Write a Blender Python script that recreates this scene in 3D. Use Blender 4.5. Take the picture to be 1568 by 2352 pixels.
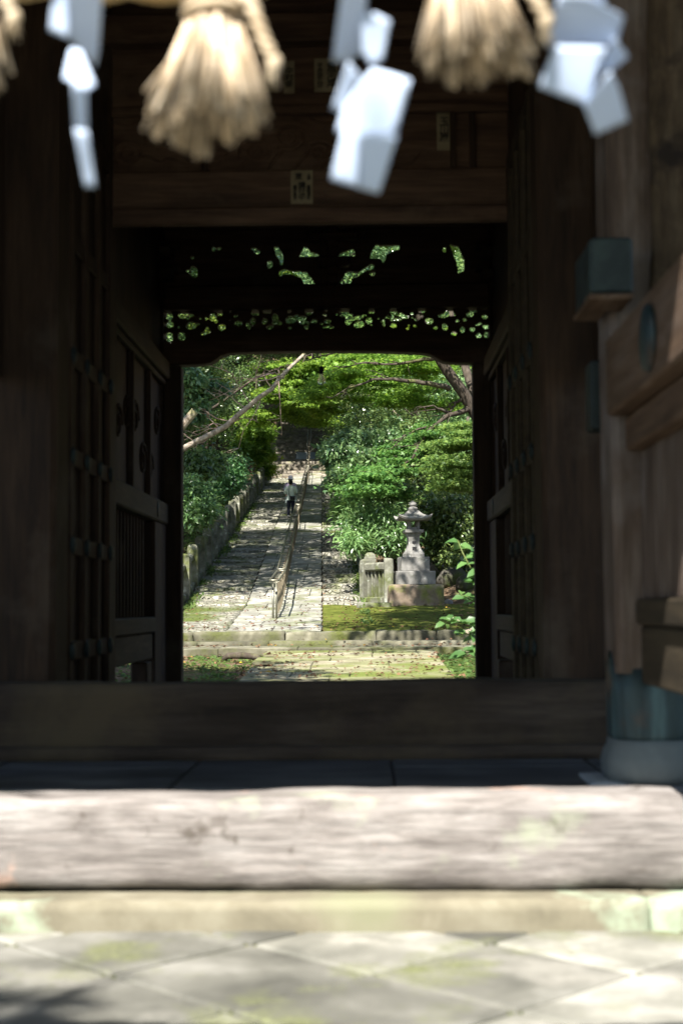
import bpy, bmesh, math, random
import numpy as np
from mathutils import Vector, Matrix, noise

for _o in list(bpy.data.objects):
    bpy.data.objects.remove(_o)
S = bpy.context.scene
COL = S.collection
R = math.radians

# ------------------------------------------------------------------ camera
CAM_Z = 1.30
FPX = 50.0 / 36.0 * 2352.0
cam_d = bpy.data.cameras.new("camera")
cam_d.sensor_fit = 'AUTO'
cam_d.sensor_width = 36.0
cam_d.lens = 50.0
cam_d.clip_start = 0.05
cam_d.clip_end = 2000.0
cam_d.dof.use_dof = True
cam_d.dof.focus_distance = 46.0
cam_d.dof.aperture_fstop = 2.0
cam = bpy.data.objects.new("camera", cam_d)
COL.objects.link(cam)
CAM_M = (Matrix.Translation((0, 0, CAM_Z)) @ Matrix.Rotation(R(1.157), 4, 'Z')
         @ Matrix.Rotation(R(90 + 3.835), 4, 'X') @ Matrix.Rotation(R(-0.4), 4, 'Z'))
cam.matrix_world = CAM_M
S.camera = cam

# ------------------------------------------------------------------ world, sun, exposure
SUN_EL, SUN_AZ = 51.0, 16.0          # sun stands behind the camera, a little to the left
wd = bpy.data.worlds.new("World")
S.world = wd
wd.use_nodes = True
_nt = wd.node_tree
_nt.nodes.clear()
_sky = _nt.nodes.new('ShaderNodeTexSky')
_sky.sky_type = 'NISHITA'
_sky.sun_disc = False
_sky.sun_elevation = R(SUN_EL)
_sky.sun_rotation = R(180 + SUN_AZ)
_bg = _nt.nodes.new('ShaderNodeBackground')
_bg.inputs['Strength'].default_value = 0.068
_ow = _nt.nodes.new('ShaderNodeOutputWorld')
_nt.links.new(_sky.outputs[0], _bg.inputs[0])
_nt.links.new(_bg.outputs[0], _ow.inputs[0])
sun_d = bpy.data.lights.new("sun", 'SUN')
sun_d.energy = 5.0
sun_d.angle = R(0.5)
sun_d.color = (1.0, 0.95, 0.87)
sun = bpy.data.objects.new("sun", sun_d)
COL.objects.link(sun)
sun.location = (-8, -20, 40)
_dir = Vector((math.sin(R(SUN_AZ)) * math.cos(R(SUN_EL)), math.cos(R(SUN_AZ)) * math.cos(R(SUN_EL)), -math.sin(R(SUN_EL))))
sun.rotation_euler = _dir.to_track_quat('-Z', 'Y').to_euler()
S.view_settings.view_transform = 'Standard'
S.view_settings.look = 'None'
S.view_settings.gamma = 1.0
S.view_settings.use_curve_mapping = False
S.view_settings.exposure = 1.75
S.cycles.max_bounces = 10
S.cycles.diffuse_bounces = 5
S.cycles.glossy_bounces = 3
S.cycles.transmission_bounces = 5
S.cycles.use_denoising = True
S.cycles.sample_clamp_indirect = 6.0


def at(px, py, d):
    """world point on the plane y = d seen at photo point (px, py) of a 1568 x 2352 view"""
    v = CAM_M.to_3x3() @ Vector(((px - 784.0) / FPX, -(py - 1176.0) / FPX, -1.0))
    t = d / v.y
    return Vector((v.x * t, d, CAM_Z + v.z * t))


# ------------------------------------------------------------------ scene helpers
def link(o):
    COL.objects.link(o)
    return o


def thing(name, label, cat, loc=(0, 0, 0), group=None, rz=0.0):
    o = link(bpy.data.objects.new(name, None))
    o.empty_display_size = 0.2
    o.location = loc
    o.rotation_euler = (0, 0, rz)
    o["label"] = label
    o["category"] = cat
    if group:
        o["group"] = group
    return o


def tag(o, label=None, cat=None, group=None, kind=None):
    if label:
        o["label"] = label
    if cat:
        o["category"] = cat
    if group:
        o["group"] = group
    if kind:
        o["kind"] = kind
    return o


def copy_tree(src, parent=None):
    c = src.copy()
    COL.objects.link(c)
    if parent is not None:
        c.parent = parent
    for ch in list(src.children):
        copy_tree(ch, c)
    return c


class MB:
    def __init__(self):
        self.v, self.f, self.s = [], [], []

    def add(self, verts, faces, smooth=False):
        b = len(self.v)
        self.v.extend(verts)
        for f in faces:
            self.f.append(tuple(i + b for i in f))
            self.s.append(smooth)

    def obox(self, c, half, mat=None, ch=0.008, taper=1.0):
        hx, hy, hz = half
        ch = min(ch, hx * .45, hy * .45, hz * .45)
        pts, idx = [], {}
        for sx in (-1, 1):
            for sy in (-1, 1):
                for sz in (-1, 1):
                    for ax in range(3):
                        p = [sx * (hx - (ch if ax != 0 else 0)), sy * (hy - (ch if ax != 1 else 0)), sz * (hz - (ch if ax != 2 else 0))]
                        if sz > 0 and taper != 1.0:
                            p[0] *= taper
                            p[1] *= taper
                        idx[(sx, sy, sz, ax)] = len(pts)
                        pts.append(p)
        fs = []
        for ax in range(3):
            a, b = (ax + 1) % 3, (ax + 2) % 3
            for s in (-1, 1):
                q = []
                for (u, w) in ((-1, -1), (1, -1), (1, 1), (-1, 1)):
                    k = [0, 0, 0]
                    k[ax], k[a], k[b] = s, u, w
                    q.append(idx[(k[0], k[1], k[2], ax)])
                fs.append(q if s > 0 else q[::-1])
        for ax in range(3):                      # edges running along axis ax
            a, b = (ax + 1) % 3, (ax + 2) % 3
            for u in (-1, 1):
                for w in (-1, 1):
                    k0, k1 = [0, 0, 0], [0, 0, 0]
                    k0[ax], k1[ax] = -1, 1
                    k0[a] = k1[a] = u
                    k0[b] = k1[b] = w
                    q = [idx[tuple(k0) + (a,)], idx[tuple(k1) + (a,)], idx[tuple(k1) + (b,)], idx[tuple(k0) + (b,)]]
                    fs.append(q if u * w < 0 else q[::-1])
        for sx in (-1, 1):
            for sy in (-1, 1):
                for sz in (-1, 1):
                    q = [idx[(sx, sy, sz, 0)], idx[(sx, sy, sz, 1)], idx[(sx, sy, sz, 2)]]
                    fs.append(q if sx * sy * sz > 0 else q[::-1])
        c = Vector(c)
        if mat is None:
            out = [(p[0] + c.x, p[1] + c.y, p[2] + c.z) for p in pts]
        else:
            out = [tuple(mat @ Vector(p) + c) for p in pts]
        self.add(out, fs)
        return self

    def box(self, x0, x1, y0, y1, z0, z1, ch=0.008):
        return self.obox(((x0 + x1) / 2, (y0 + y1) / 2, (z0 + z1) / 2), (abs(x1 - x0) / 2, abs(y1 - y0) / 2, abs(z1 - z0) / 2), None, ch)

    def rough(self, x0, x1, y0, y1, z0, z1, seg=0.08, amp=0.01, ch=0.02, seed=0, freq=3.0):
        """a weathered block: fine box whose skin is pushed about by noise"""
        nx, ny, nz = [max(2, int(round(abs(b - a) / seg))) for a, b in ((x0, x1), (y0, y1), (z0, z1))]
        ids, vs, fs = {}, [], []

        def vid(i, j, k):
            key = (i, j, k)
            if key not in ids:
                p = [x0 + (x1 - x0) * i / nx, y0 + (y1 - y0) * j / ny, z0 + (z1 - z0) * k / nz]
                n = [0 if 0 < i < nx else (-1 if i == 0 else 1), 0 if 0 < j < ny else (-1 if j == 0 else 1), 0 if 0 < k < nz else (-1 if k == 0 else 1)]
                m = sum(abs(q) for q in n)
                off = noise.noise(Vector(p) * freq + Vector((seed * 7.1, seed * 3.3, 0))) * amp + noise.noise(Vector(p) * freq * 3.1 + Vector((0, seed * 5.7, 9))) * amp * .5
                for a in range(3):
                    p[a] += n[a] * (off - (ch if m > 1 else 0) * (0.5 if m == 2 else .7))
                ids[key] = len(vs)
                vs.append(tuple(p))
            return ids[key]
        for i in range(nx):
            for j in range(ny):
                fs.append((vid(i, j, nz), vid(i + 1, j, nz), vid(i + 1, j + 1, nz), vid(i, j + 1, nz)))
                fs.append((vid(i, j, 0), vid(i, j + 1, 0), vid(i + 1, j + 1, 0), vid(i + 1, j, 0)))
            for k in range(nz):
                fs.append((vid(i, 0, k), vid(i + 1, 0, k), vid(i + 1, 0, k + 1), vid(i, 0, k + 1)))
                fs.append((vid(i, ny, k), vid(i, ny, k + 1), vid(i + 1, ny, k + 1), vid(i + 1, ny, k)))
        for j in range(ny):
            for k in range(nz):
                fs.append((vid(0, j, k), vid(0, j, k + 1), vid(0, j + 1, k + 1), vid(0, j + 1, k)))
                fs.append((vid(nx, j, k), vid(nx, j + 1, k), vid(nx, j + 1, k + 1), vid(nx, j, k + 1)))
        self.add(vs, fs, True)
        return self

    def tube(self, path, radii, n=8, cap=True, smooth=True):
        path = [Vector(p) for p in path]
        if not isinstance(radii, (list, tuple)):
            radii = [radii] * len(path)
        vs, fs = [], []
        up = Vector((0, 0, 1))
        prev = None
        for i, p in enumerate(path):
            d = (path[min(i + 1, len(path) - 1)] - path[max(i - 1, 0)])
            d = d.normalized() if d.length > 1e-9 else Vector((0, 0, 1))
            if prev is None:
                ref = up if abs(d.z) < .9 else Vector((1, 0, 0))
                a = d.cross(ref).normalized()
            else:
                a = prev - d * prev.dot(d)
                a = a.normalized() if a.length > 1e-6 else d.orthogonal().normalized()
            prev = a
            b = d.cross(a)
            for k in range(n):
                t = 2 * math.pi * k / n
                vs.append(tuple(p + (a * math.cos(t) + b * math.sin(t)) * radii[i]))
        for i in range(len(path) - 1):
            for k in range(n):
                k2 = (k + 1) % n
                fs.append((i * n + k, i * n + k2, (i + 1) * n + k2, (i + 1) * n + k))
        if cap:
            fs.append(tuple(range(n - 1, -1, -1)))
            fs.append(tuple((len(path) - 1) * n + k for k in range(n)))
        self.add(vs, fs, smooth)
        return self

    def lathe(self, c, prof, n=24, smooth=True, sx=1.0, sy=1.0, rot=None):
        cx, cy, cz = c
        vs, fs = [], []
        for (r, z) in prof:
            for k in range(n):
                t = 2 * math.pi * k / n
                p = Vector((r * math.cos(t) * sx, r * math.sin(t) * sy, z))
                if rot is not None:
                    p = rot @ p
                vs.append((p.x + cx, p.y + cy, p.z + cz))
        for i in range(len(prof) - 1):
            for k in range(n):
                k2 = (k + 1) % n
                fs.append((i * n + k, i * n + k2, (i + 1) * n + k2, (i + 1) * n + k))
        fs.append(tuple(range(n - 1, -1, -1)))
        fs.append(tuple((len(prof) - 1) * n + k for k in range(n)))
        self.add(vs, fs, smooth)
        return self

    def loft(self, c, secs, rz=0.0, smooth=False):
        """stack of rectangles (hx, hy, z)"""
        m = Matrix.Rotation(rz, 3, 'Z')
        vs, fs = [], []
        for (hx, hy, z) in secs:
            for (a, b) in ((-1, -1), (1, -1), (1, 1), (-1, 1)):
                p = m @ Vector((a * hx, b * hy, 0))
                vs.append((p.x + c[0], p.y + c[1], z + c[2]))
        for i in range(len(secs) - 1):
            for k in range(4):
                k2 = (k + 1) % 4
                fs.append((i * 4 + k, i * 4 + k2, (i + 1) * 4 + k2, (i + 1) * 4 + k))
        fs.append((3, 2, 1, 0))
        fs.append(tuple((len(secs) - 1) * 4 + k for k in range(4)))
        self.add(vs, fs, smooth)
        return self

    def prism(self, poly, y0, y1):
        """polygon of (x, z) pushed through from y0 to y1"""
        n = len(poly)
        vs = [(p[0], y0, p[1]) for p in poly] + [(p[0], y1, p[1]) for p in poly]
        fs = [tuple(range(n)), tuple(range(2 * n - 1, n - 1, -1))]
        for i in range(n):
            j = (i + 1) % n
            fs.append((i, i + n, j + n, j))
        self.add(vs, fs)
        return self

    def build(self, name, mat, parent=None, origin=(0, 0, 0), rz=0.0):
        me = bpy.data.meshes.new(name)
        ox, oy, oz = origin
        me.from_pydata([(x - ox, y - oy, z - oz) for x, y, z in self.v], [], self.f)
        me.polygons.foreach_set('use_smooth', self.s)
        me.materials.append(mat)
        me.update()
        o = link(bpy.data.objects.new(name, me))
        if parent is not None:
            o.parent = parent
        else:
            o.location = origin
        return o


def fix_normals(o):
    bm = bmesh.new()
    bm.from_mesh(o.data)
    bmesh.ops.recalc_face_normals(bm, faces=bm.faces)
    bm.to_mesh(o.data)
    bm.free()
    return o


# ------------------------------------------------------------------ materials
def _ramp(nt, src, stops):
    r = nt.nodes.new('ShaderNodeValToRGB')
    el = r.color_ramp.elements
    while len(el) < len(stops):
        el.new(0.5)
    for e, (p, c) in zip(el, stops):
        e.position = p
        e.color = (c[0], c[1], c[2], 1)
    nt.links.new(src, r.inputs[0])
    return r.outputs[0]


def _mix(nt, fac, a, b, mode='MIX'):
    m = nt.nodes.new('ShaderNodeMix')
    m.data_type = 'RGBA'
    m.blend_type = mode
    for sock, val in ((m.inputs[0], fac), (m.inputs[6], a), (m.inputs[7], b)):
        if hasattr(val, 'node'):
            nt.links.new(val, sock)
        elif isinstance(val, (int, float)):
            sock.default_value = val
        else:
            sock.default_value = (val[0], val[1], val[2], 1)
    return m.outputs[2]


def _math(nt, op, a, b=0.0):
    m = nt.nodes.new('ShaderNodeMath')
    m.operation = op
    for i, val in enumerate((a, b)):
        if hasattr(val, 'node'):
            nt.links.new(val, m.inputs[i])
        else:
            m.inputs[i].default_value = val
    return m.outputs[0]


def _noise(nt, vec, scale, detail=6, rough=.6, distort=0.0):
    n = nt.nodes.new('ShaderNodeTexNoise')
    n.inputs['Scale'].default_value = scale
    n.inputs['Detail'].default_value = detail
    n.inputs['Roughness'].default_value = rough
    n.inputs['Distortion'].default_value = distort
    nt.links.new(vec, n.inputs['Vector'])
    return n.outputs[0]


def _coords(nt, stretch=(1, 1, 1), rand=True):
    tc = nt.nodes.new('ShaderNodeTexCoord')
    mp = nt.nodes.new('ShaderNodeMapping')
    mp.inputs['Scale'].default_value = stretch
    nt.links.new(tc.outputs['Object'], mp.inputs['Vector'])
    if rand:
        oi = nt.nodes.new('ShaderNodeObjectInfo')
        mul = _math(nt, 'MULTIPLY', oi.outputs['Random'], 23.0)
        nt.links.new(mul, mp.inputs['Location'])
    return mp.outputs[0], tc.outputs['Object']


def _new(name):
    m = bpy.data.materials.new(name)
    m.use_nodes = True
    nt = m.node_tree
    nt.nodes.clear()
    out = nt.nodes.new('ShaderNodeOutputMaterial')
    bs = nt.nodes.new('ShaderNodeBsdfPrincipled')
    nt.links.new(bs.outputs[0], out.inputs[0])
    return m, nt, bs, out


def surface(name, stops, scale=4.0, stretch=(1, 1, 1), rough=.85, bump=.3, bump_d=.01, spots=None, moss=None, island=0.0, spec=.3,
            metallic=0.0, cells=None, detail=8, distort=.3, moss_up=True, grain=None):
    """stops: colour ramp over a stretched noise. spots: (colour, scale, lo, hi). moss: (colour, scale, lo, hi).
    cells: (scale, strength) voronoi stones. island: brightness spread per loose piece. grain: (stretch, scale, strength)."""
    m, nt, bs, out = _new(name)
    vec, raw = _coords(nt, stretch)
    n1 = _noise(nt, vec, scale, detail, .62, distort)
    n = len(stops)
    col = _ramp(nt, n1, [(.28 + .44 * i / max(1, n - 1), c) for i, c in enumerate(stops)])
    height = n1
    if grain:
        v2, _ = _coords(nt, grain[0])
        g = _noise(nt, v2, grain[1], 5, .7, .6)
        gr = _ramp(nt, g, [(.3, (1 - grain[2],) * 3), (.62, (1, 1, 1))])
        col = _mix(nt, 1.0, col, gr, 'MULTIPLY')
        height = _math(nt, 'ADD', n1, g)
    if cells:
        vo = nt.nodes.new('ShaderNodeTexVoronoi')
        vo.feature = 'DISTANCE_TO_EDGE'
        vo.inputs['Scale'].default_value = cells[0]
        wob = nt.nodes.new('ShaderNodeVectorMath')
        wob.operation = 'MULTIPLY_ADD'
        nn = nt.nodes.new('ShaderNodeTexNoise')
        nn.inputs['Scale'].default_value = cells[0] * 1.3
        nt.links.new(vec, nn.inputs['Vector'])
        nt.links.new(nn.outputs[1], wob.inputs[0])
        wob.inputs[1].default_value = (.25 / cells[0],) * 3
        nt.links.new(vec, wob.inputs[2])
        nt.links.new(wob.outputs[0], vo.inputs['Vector'])
        edge = _ramp(nt, vo.outputs['Distance'], [(0.0, (0, 0, 0)), (.12, (1, 1, 1))])
        col = _mix(nt, _math(nt, 'MULTIPLY', _math(nt, 'SUBTRACT', 1.0, edge), cells[1]), col, cells[2] if len(cells) > 2 else (.03, .03, .025))
        vc = nt.nodes.new('ShaderNodeTexVoronoi')
        vc.inputs['Scale'].default_value = cells[0]
        nt.links.new(wob.outputs[0], vc.inputs['Vector'])
        hv = nt.nodes.new('ShaderNodeHueSaturation')
        nt.links.new(_math(nt, 'ADD', _math(nt, 'MULTIPLY', vc.outputs['Color'], .7), .62), hv.inputs['Value'])
        nt.links.new(col, hv.inputs['Color'])
        col = hv.outputs[0]
        height = _math(nt, 'ADD', _math(nt, 'MULTIPLY', n1, .5), _math(nt, 'MULTIPLY', edge, 1.4))
    if spots:
        for sp in (spots if isinstance(spots, list) else [spots]):
            s = _noise(nt, raw, sp[1], 5, .6)
            f = _ramp(nt, s, [(sp[2], (0, 0, 0)), (sp[3], (1, 1, 1))])
            col = _mix(nt, f, col, sp[0])
    if island:
        ge = nt.nodes.new('ShaderNodeNewGeometry')
        hs = nt.nodes.new('ShaderNodeHueSaturation')
        nt.links.new(_math(nt, 'ADD', _math(nt, 'MULTIPLY', ge.outputs['Random Per Island'], island), 1 - island / 2), hs.inputs['Value'])
        nt.links.new(col, hs.inputs['Color'])
        col = hs.outputs[0]
    if moss:
        s = _noise(nt, raw, moss[1], 7, .65)
        f = _ramp(nt, s, [(moss[2], (0, 0, 0)), (moss[3], (1, 1, 1))])
        if moss_up:
            ge = nt.nodes.new('ShaderNodeNewGeometry')
            sx = nt.nodes.new('ShaderNodeSeparateXYZ')
            nt.links.new(ge.outputs['Normal'], sx.inputs[0])
            f = _math(nt, 'MULTIPLY', f, _ramp(nt, sx.outputs[2], [(0, (.35,) * 3), (.8, (1, 1, 1))]))
        fine = _noise(nt, raw, 40, 3, .6)
        mc = _ramp(nt, fine, [(.3, tuple(c * .6 for c in moss[0])), (.7, tuple(min(1, c * 1.35) for c in moss[0]))])
        col = _mix(nt, f, col, mc)
    nt.links.new(col, bs.inputs['Base Color'])
    bs.inputs['Roughness'].default_value = rough
    bs.inputs['Metallic'].default_value = metallic
    bs.inputs['Specular IOR Level'].default_value = spec
    if bump:
        bp = nt.nodes.new('ShaderNodeBump')
        bp.inputs['Strength'].default_value = bump
        bp.inputs['Distance'].default_value = bump_d
        nt.links.new(height, bp.inputs['Height'])
        nt.links.new(bp.outputs[0], bs.inputs['Normal'])
    return m


def leafy(name, dark, light, tip=None, tip_scale=.5, tip_lo=.55, tip_hi=.7, transl=.4, rough=.4, spec=.5, clump=.9):
    m, nt, bs, out = _new(name)
    ge = nt.nodes.new('ShaderNodeNewGeometry')
    tc = nt.nodes.new('ShaderNodeTexCoord')
    col = _ramp(nt, ge.outputs['Random Per Island'], [(0, dark), (1, light)])
    oi = nt.nodes.new('ShaderNodeObjectInfo')
    n = _noise(nt, tc.outputs['Object'], clump, 3, .5)
    hs = nt.nodes.new('ShaderNodeHueSaturation')
    nt.links.new(_math(nt, 'ADD', _math(nt, 'MULTIPLY', n, .9), .55), hs.inputs['Value'])
    nt.links.new(_math(nt, 'ADD', _math(nt, 'MULTIPLY', oi.outputs['Random'], .04), .48), hs.inputs['Hue'])
    nt.links.new(col, hs.inputs['Color'])
    col = hs.outputs[0]
    if tip:
        n2 = _noise(nt, tc.outputs['Object'], tip_scale, 4, .6)
        col = _mix(nt, _ramp(nt, n2, [(tip_lo, (0, 0, 0)), (tip_hi, (1, 1, 1))]), col, tip)
    nt.links.new(col, bs.inputs['Base Color'])
    bs.inputs['Roughness'].default_value = rough
    bs.inputs['Specular IOR Level'].default_value = spec
    tr = nt.nodes.new('ShaderNodeBsdfTranslucent')
    hs2 = nt.nodes.new('ShaderNodeHueSaturation')
    hs2.inputs['Value'].default_value = 1.5
    hs2.inputs['Saturation'].default_value = 1.02
    hs2.inputs['Hue'].default_value = .485
    nt.links.new(col, hs2.inputs['Color'])
    nt.links.new(hs2.outputs[0], tr.inputs[0])
    ms = nt.nodes.new('ShaderNodeMixShader')
    ms.inputs[0].default_value = transl
    nt.links.new(bs.outputs[0], ms.inputs[1])
    nt.links.new(tr.outputs[0], ms.inputs[2])
    nt.links.new(ms.outputs[0], out.inputs[0])
    return m


WOOD = surface("old_dark_wood", [(.014, .007, .0035), (.035, .019, .0095), (.064, .038, .021)], 3.0, (3, 3, .35), .75, .35, .006,
               grain=((14, 14, .9), 3.0, .55), spots=((.075, .058, .042), 1.3, .55, .75))
WOODX = surface("old_dark_wood_lengthwise", [(.020, .0105, .006), (.056, .031, .018), (.095, .058, .036)], 3.0, (.35, 3, 3), .75, .35, .006,
                grain=((.9, 14, 14), 3.0, .55), spots=((.08, .06, .044), 1.3, .55, .75))
WOODY = surface("old_dark_wood_depthwise", [(.018, .013, .007), (.042, .031, .017), (.07, .053, .031)], 3.0, (3, .35, 3), .75, .3, .006,
                grain=((14, .9, 14), 3.0, .5))
PORCH = surface("sun_bleached_brown_wood", [(.050, .033, .023), (.112, .080, .061), (.20, .163, .140)], 2.4, (2.4, 2.4, .5), .8, .4, .006,
                grain=((16, 16, .8), 3.0, .5), spots=((.24, .22, .215), .9, .5, .72))
PORCHY = surface("sun_bleached_brown_beam", [(.06, .034, .02), (.115, .072, .045), (.19, .14, .11)], 2.4, (2.4, .5, 2.4), .8, .4, .006,
                 grain=((16, .8, 16), 3.0, .45))
ROTTEN = surface("decayed_column_wood", [(.03, .02, .011), (.085, .06, .036), (.15, .115, .075)], 5.0, (2, 2, .6), .9, .8, .02,
                 grain=((12, 12, .8), 4.0, .5), spots=((.02, .014, .01), 3.0, .56, .66))
GREYWOOD = surface("weathered_grey_timber", [(.11, .097, .09), (.222, .202, .190), (.335, .315, .30)], 2.6, (.8, 2.6, 2.6), .9, .6, .012,
                   grain=((1.0, 13, 13), 3.0, .5), spots=[((.42, .28, .22), 2.6, .60, .72), ((.05, .04, .03), 4.0, .62, .72), ((.30, .34, .24), 1.6, .58, .75)])
SILLWOOD = surface("worn_threshold_timber", [(.020, .014, .010), (.050, .037, .028), (.092, .072, .056)], 2.2, (.5, 2.2, 2.2), .85, .5, .01,
                   grain=((.7, 12, 12), 3.0, .5), spots=((.085, .065, .04), 1.2, .5, .7))
LEDGE = surface("pale_ledge_stone", [(.095, .085, .06), (.155, .14, .10), (.22, .205, .155)], 3.0, rough=.9, bump=.5, bump_d=.01,
                spots=[((.28, .34, .25), 2.0, .58, .7), ((.22, .14, .09), 2.5, .64, .74), ((.17, .17, .11), 1.2, .52, .68)])
FLOORSTONE = surface("gate_floor_stone", [(.032, .035, .039), (.070, .075, .082), (.135, .143, .152)], 1.6, (1, 2, 1), .7, .4, .01)
PAVE = surface("grey_green_paving", [(.062, .062, .053), (.138, .136, .118), (.275, .27, .245)], 1.8, rough=.85, bump=.5, bump_d=.010, island=1.0,
               moss=((.12, .13, .06), 1.5, .52, .68), spots=((.29, .28, .25), 1.1, .56, .7))
JOINT = surface("mossy_joint_soil", [(.035, .04, .018), (.08, .09, .035), (.14, .13, .07)], 6.0, rough=.95, bump=.4)
VERD = surface("verdigris_copper", [(.010, .020, .022), (.033, .060, .067), (.09, .155, .165)], 4.0, (3, 3, .35), .55, .25, .004, metallic=.25, spec=.4,
               spots=[((.065, .048, .04), 2.4, .50, .60)])
VERDDARK = surface("dark_verdigris_cap", [(.010, .016, .017), (.022, .033, .035), (.042, .065, .06)], 5.0, (1, 1, 1), .6, .3, .004, metallic=.2)
FOOTSTONE = surface("smooth_grey_footstone", [(.06, .075, .082), (.105, .125, .132), (.15, .175, .18)], 2.0, rough=.75, bump=.2)
BASESLAB = surface("pale_blue_grey_slab", [(.15, .18, .20), (.24, .27, .30), (.32, .35, .38)], 2.5, rough=.85, bump=.3)
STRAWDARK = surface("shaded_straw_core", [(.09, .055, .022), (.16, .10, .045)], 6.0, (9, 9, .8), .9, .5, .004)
LINTEL = surface("worn_lintel_wood", [(.034, .019, .011), (.088, .051, .031), (.145, .092, .058)], 3.0, (.35, 3, 3), .75, .35, .006,
                 grain=((.9, 14, 14), 3.0, .5), spots=((.13, .09, .06), 1.3, .55, .75))
GOLDROPE = surface("golden_straw_rope", [(.34, .22, .09), (.58, .42, .20), (.70, .55, .32)], 9.0, (2, 2, 2), .8, .6, .006)
STRAW = surface("dry_rice_straw", [(.20, .14, .075), (.45, .355, .245), (.62, .53, .42)], 6.0, (9, 9, .8), .7, .5, .004, island=1.5)
ROPEM = surface("twisted_rice_straw", [(.26, .19, .11), (.45, .36, .245), (.58, .50, .38)], 9.0, (2, 2, 2), .8, .6, .006)
GRANITE = surface("pale_lantern_granite", [(.105, .102, .094), (.175, .170, .158), (.25, .243, .228)], 5.0, rough=.9, bump=.3, bump_d=.006,
                  spots=[((.42, .44, .40), 9.0, .62, .68), ((.075, .078, .066), 3.0, .54, .70)], moss=((.16, .17, .05), 2.2, .62, .75))
PLINTHM = surface("brown_mossy_plinth_stone", [(.08, .06, .042), (.155, .12, .088), (.25, .21, .155)], 4.0, rough=.95, bump=.9, bump_d=.02,
                  moss=((.13, .15, .03), 2.0, .50, .66), moss_up=False)
FENCEM = surface("mossy_fence_stone", [(.055, .055, .042), (.13, .13, .10), (.235, .235, .195)], 4.0, rough=.95, bump=.6, bump_d=.015,
                 spots=[((.33, .35, .30), 6.0, .6, .68)], moss=((.08, .095, .025), 1.6, .46, .64), moss_up=False)
KERBM = surface("mossy_kerb_stone", [(.042, .040, .026), (.100, .095, .066), (.19, .18, .135)], 3.0, rough=.95, bump=.7, bump_d=.02,
                moss=((.065, .075, .018), 1.1, .44, .62), island=.5, moss_up=False)
SLABM = surface("worn_path_slab", [(.095, .092, .074), (.19, .186, .157), (.345, .34, .305)], 2.0, rough=.9, bump=.4, bump_d=.01, island=.2,
                moss=((.085, .105, .02), .9, .50, .68))
PATHM = surface("leafy_mossy_path", [(.11, .095, .06), (.21, .19, .13), (.36, .325, .25)], 2.6, rough=.95, bump=.5, bump_d=.01, island=.2,
                moss=((.10, .125, .022), .8, .40, .60))
COBBLE = surface("mossy_cobbles", [(.10, .096, .075), (.235, .226, .185), (.43, .41, .36)], 3.0, rough=.9, bump=.9, bump_d=.03,
                 cells=(7.5, .55, (.05, .055, .02)), moss=((.085, .11, .018), .7, .50, .68), moss_up=False)
COBBLEM = surface("moss_covered_cobbles", [(.11, .105, .08), (.25, .24, .195), (.45, .43, .38)], 3.0, rough=.9, bump=.9, bump_d=.03,
                  cells=(7.5, .55, (.05, .055, .02)), moss=((.085, .11, .02), .55, .47, .62), moss_up=False)
MOSSM = surface("deep_green_moss", [(.038, .048, .010), (.075, .090, .017), (.125, .135, .032)], 3.5, rough=1.0, bump=.8, bump_d=.02,
                spots=((.12, .085, .05), 2.4, .62, .72), spec=.05)
STEPM = surface("old_step_stone", [(.085, .074, .057), (.165, .145, .115), (.28, .25, .205)], 2.5, rough=.95, bump=.7, bump_d=.02, island=.4,
                moss=((.12, .14, .03), 1.0, .52, .7))
CONC = surface("pale_concrete", [(.17, .20, .225), (.22, .255, .28), (.28, .31, .335)], 1.5, rough=.9, bump=.2)
SOIL = surface("leaf_mould", [(.05, .035, .022), (.11, .078, .05), (.19, .14, .095)], 3.0, rough=1.0, bump=1.0, bump_d=.04,
               moss=((.085, .11, .022), .6, .52, .68), spec=.1)
STEEL = surface("dull_steel_tube", [(.10, .095, .065), (.17, .165, .125), (.26, .255, .215)], 2.0, (1, 1, 1), .36, .05, .002, metallic=.6, spec=.5,
                spots=((.10, .08, .06), 1.6, .56, .66))
POSTM = surface("tan_rail_post", [(.09, .075, .05), (.16, .135, .09), (.23, .20, .145)], 3.0, rough=.6, bump=.1, metallic=.2)
BARK = surface("rough_tree_bark", [(.022, .017, .012), (.052, .041, .031), (.10, .083, .066)], 3.0, (3, 3, .7), .95, .9, .03,
               moss=((.10, .11, .035), 1.4, .56, .7), moss_up=False)
PALEBARK = surface("pale_lichen_bark", [(.13, .10, .075), (.32, .27, .215), (.50, .44, .37)], 6.0, (2, 2, 1), .95, .8, .02,
                   spots=[((.10, .075, .05), 5.0, .60, .68), ((.26, .25, .10), 2.0, .58, .7)])
TWIGM = surface("reddish_dry_twig", [(.20, .12, .09), (.36, .26, .21), (.46, .37, .31)], 5.0, rough=.9, bump=.2)
INK = surface("black_ink", [(.008, .008, .01), (.014, .014, .016)], 4.0, rough=.8, bump=0)
SLIP = surface("aged_paper_slip", [(.12, .105, .06), (.20, .175, .11), (.26, .235, .16)], 6.0, rough=.9, bump=.1)
EVER = leafy("glossy_evergreen_leaf", (.030, .075, .024), (.19, .29, .085), None, transl=.36, rough=.27, spec=.9)
EVER2 = leafy("blue_green_leaf", (.042, .110, .045), (.22, .34, .135), None, transl=.36, rough=.28, spec=.9)
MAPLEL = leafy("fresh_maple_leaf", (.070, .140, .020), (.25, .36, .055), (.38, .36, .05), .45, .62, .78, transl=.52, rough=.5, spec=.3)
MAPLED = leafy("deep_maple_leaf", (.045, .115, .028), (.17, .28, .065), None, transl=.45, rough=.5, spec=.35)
BUSHL = leafy("shrub_leaf", (.055, .150, .045), (.19, .33, .12), None, transl=.35, rough=.30, spec=.85)
HYDR = leafy("broad_shrub_leaf", (.055, .155, .045), (.105, .235, .07), None, transl=.45, rough=.4, spec=.5)
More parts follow.
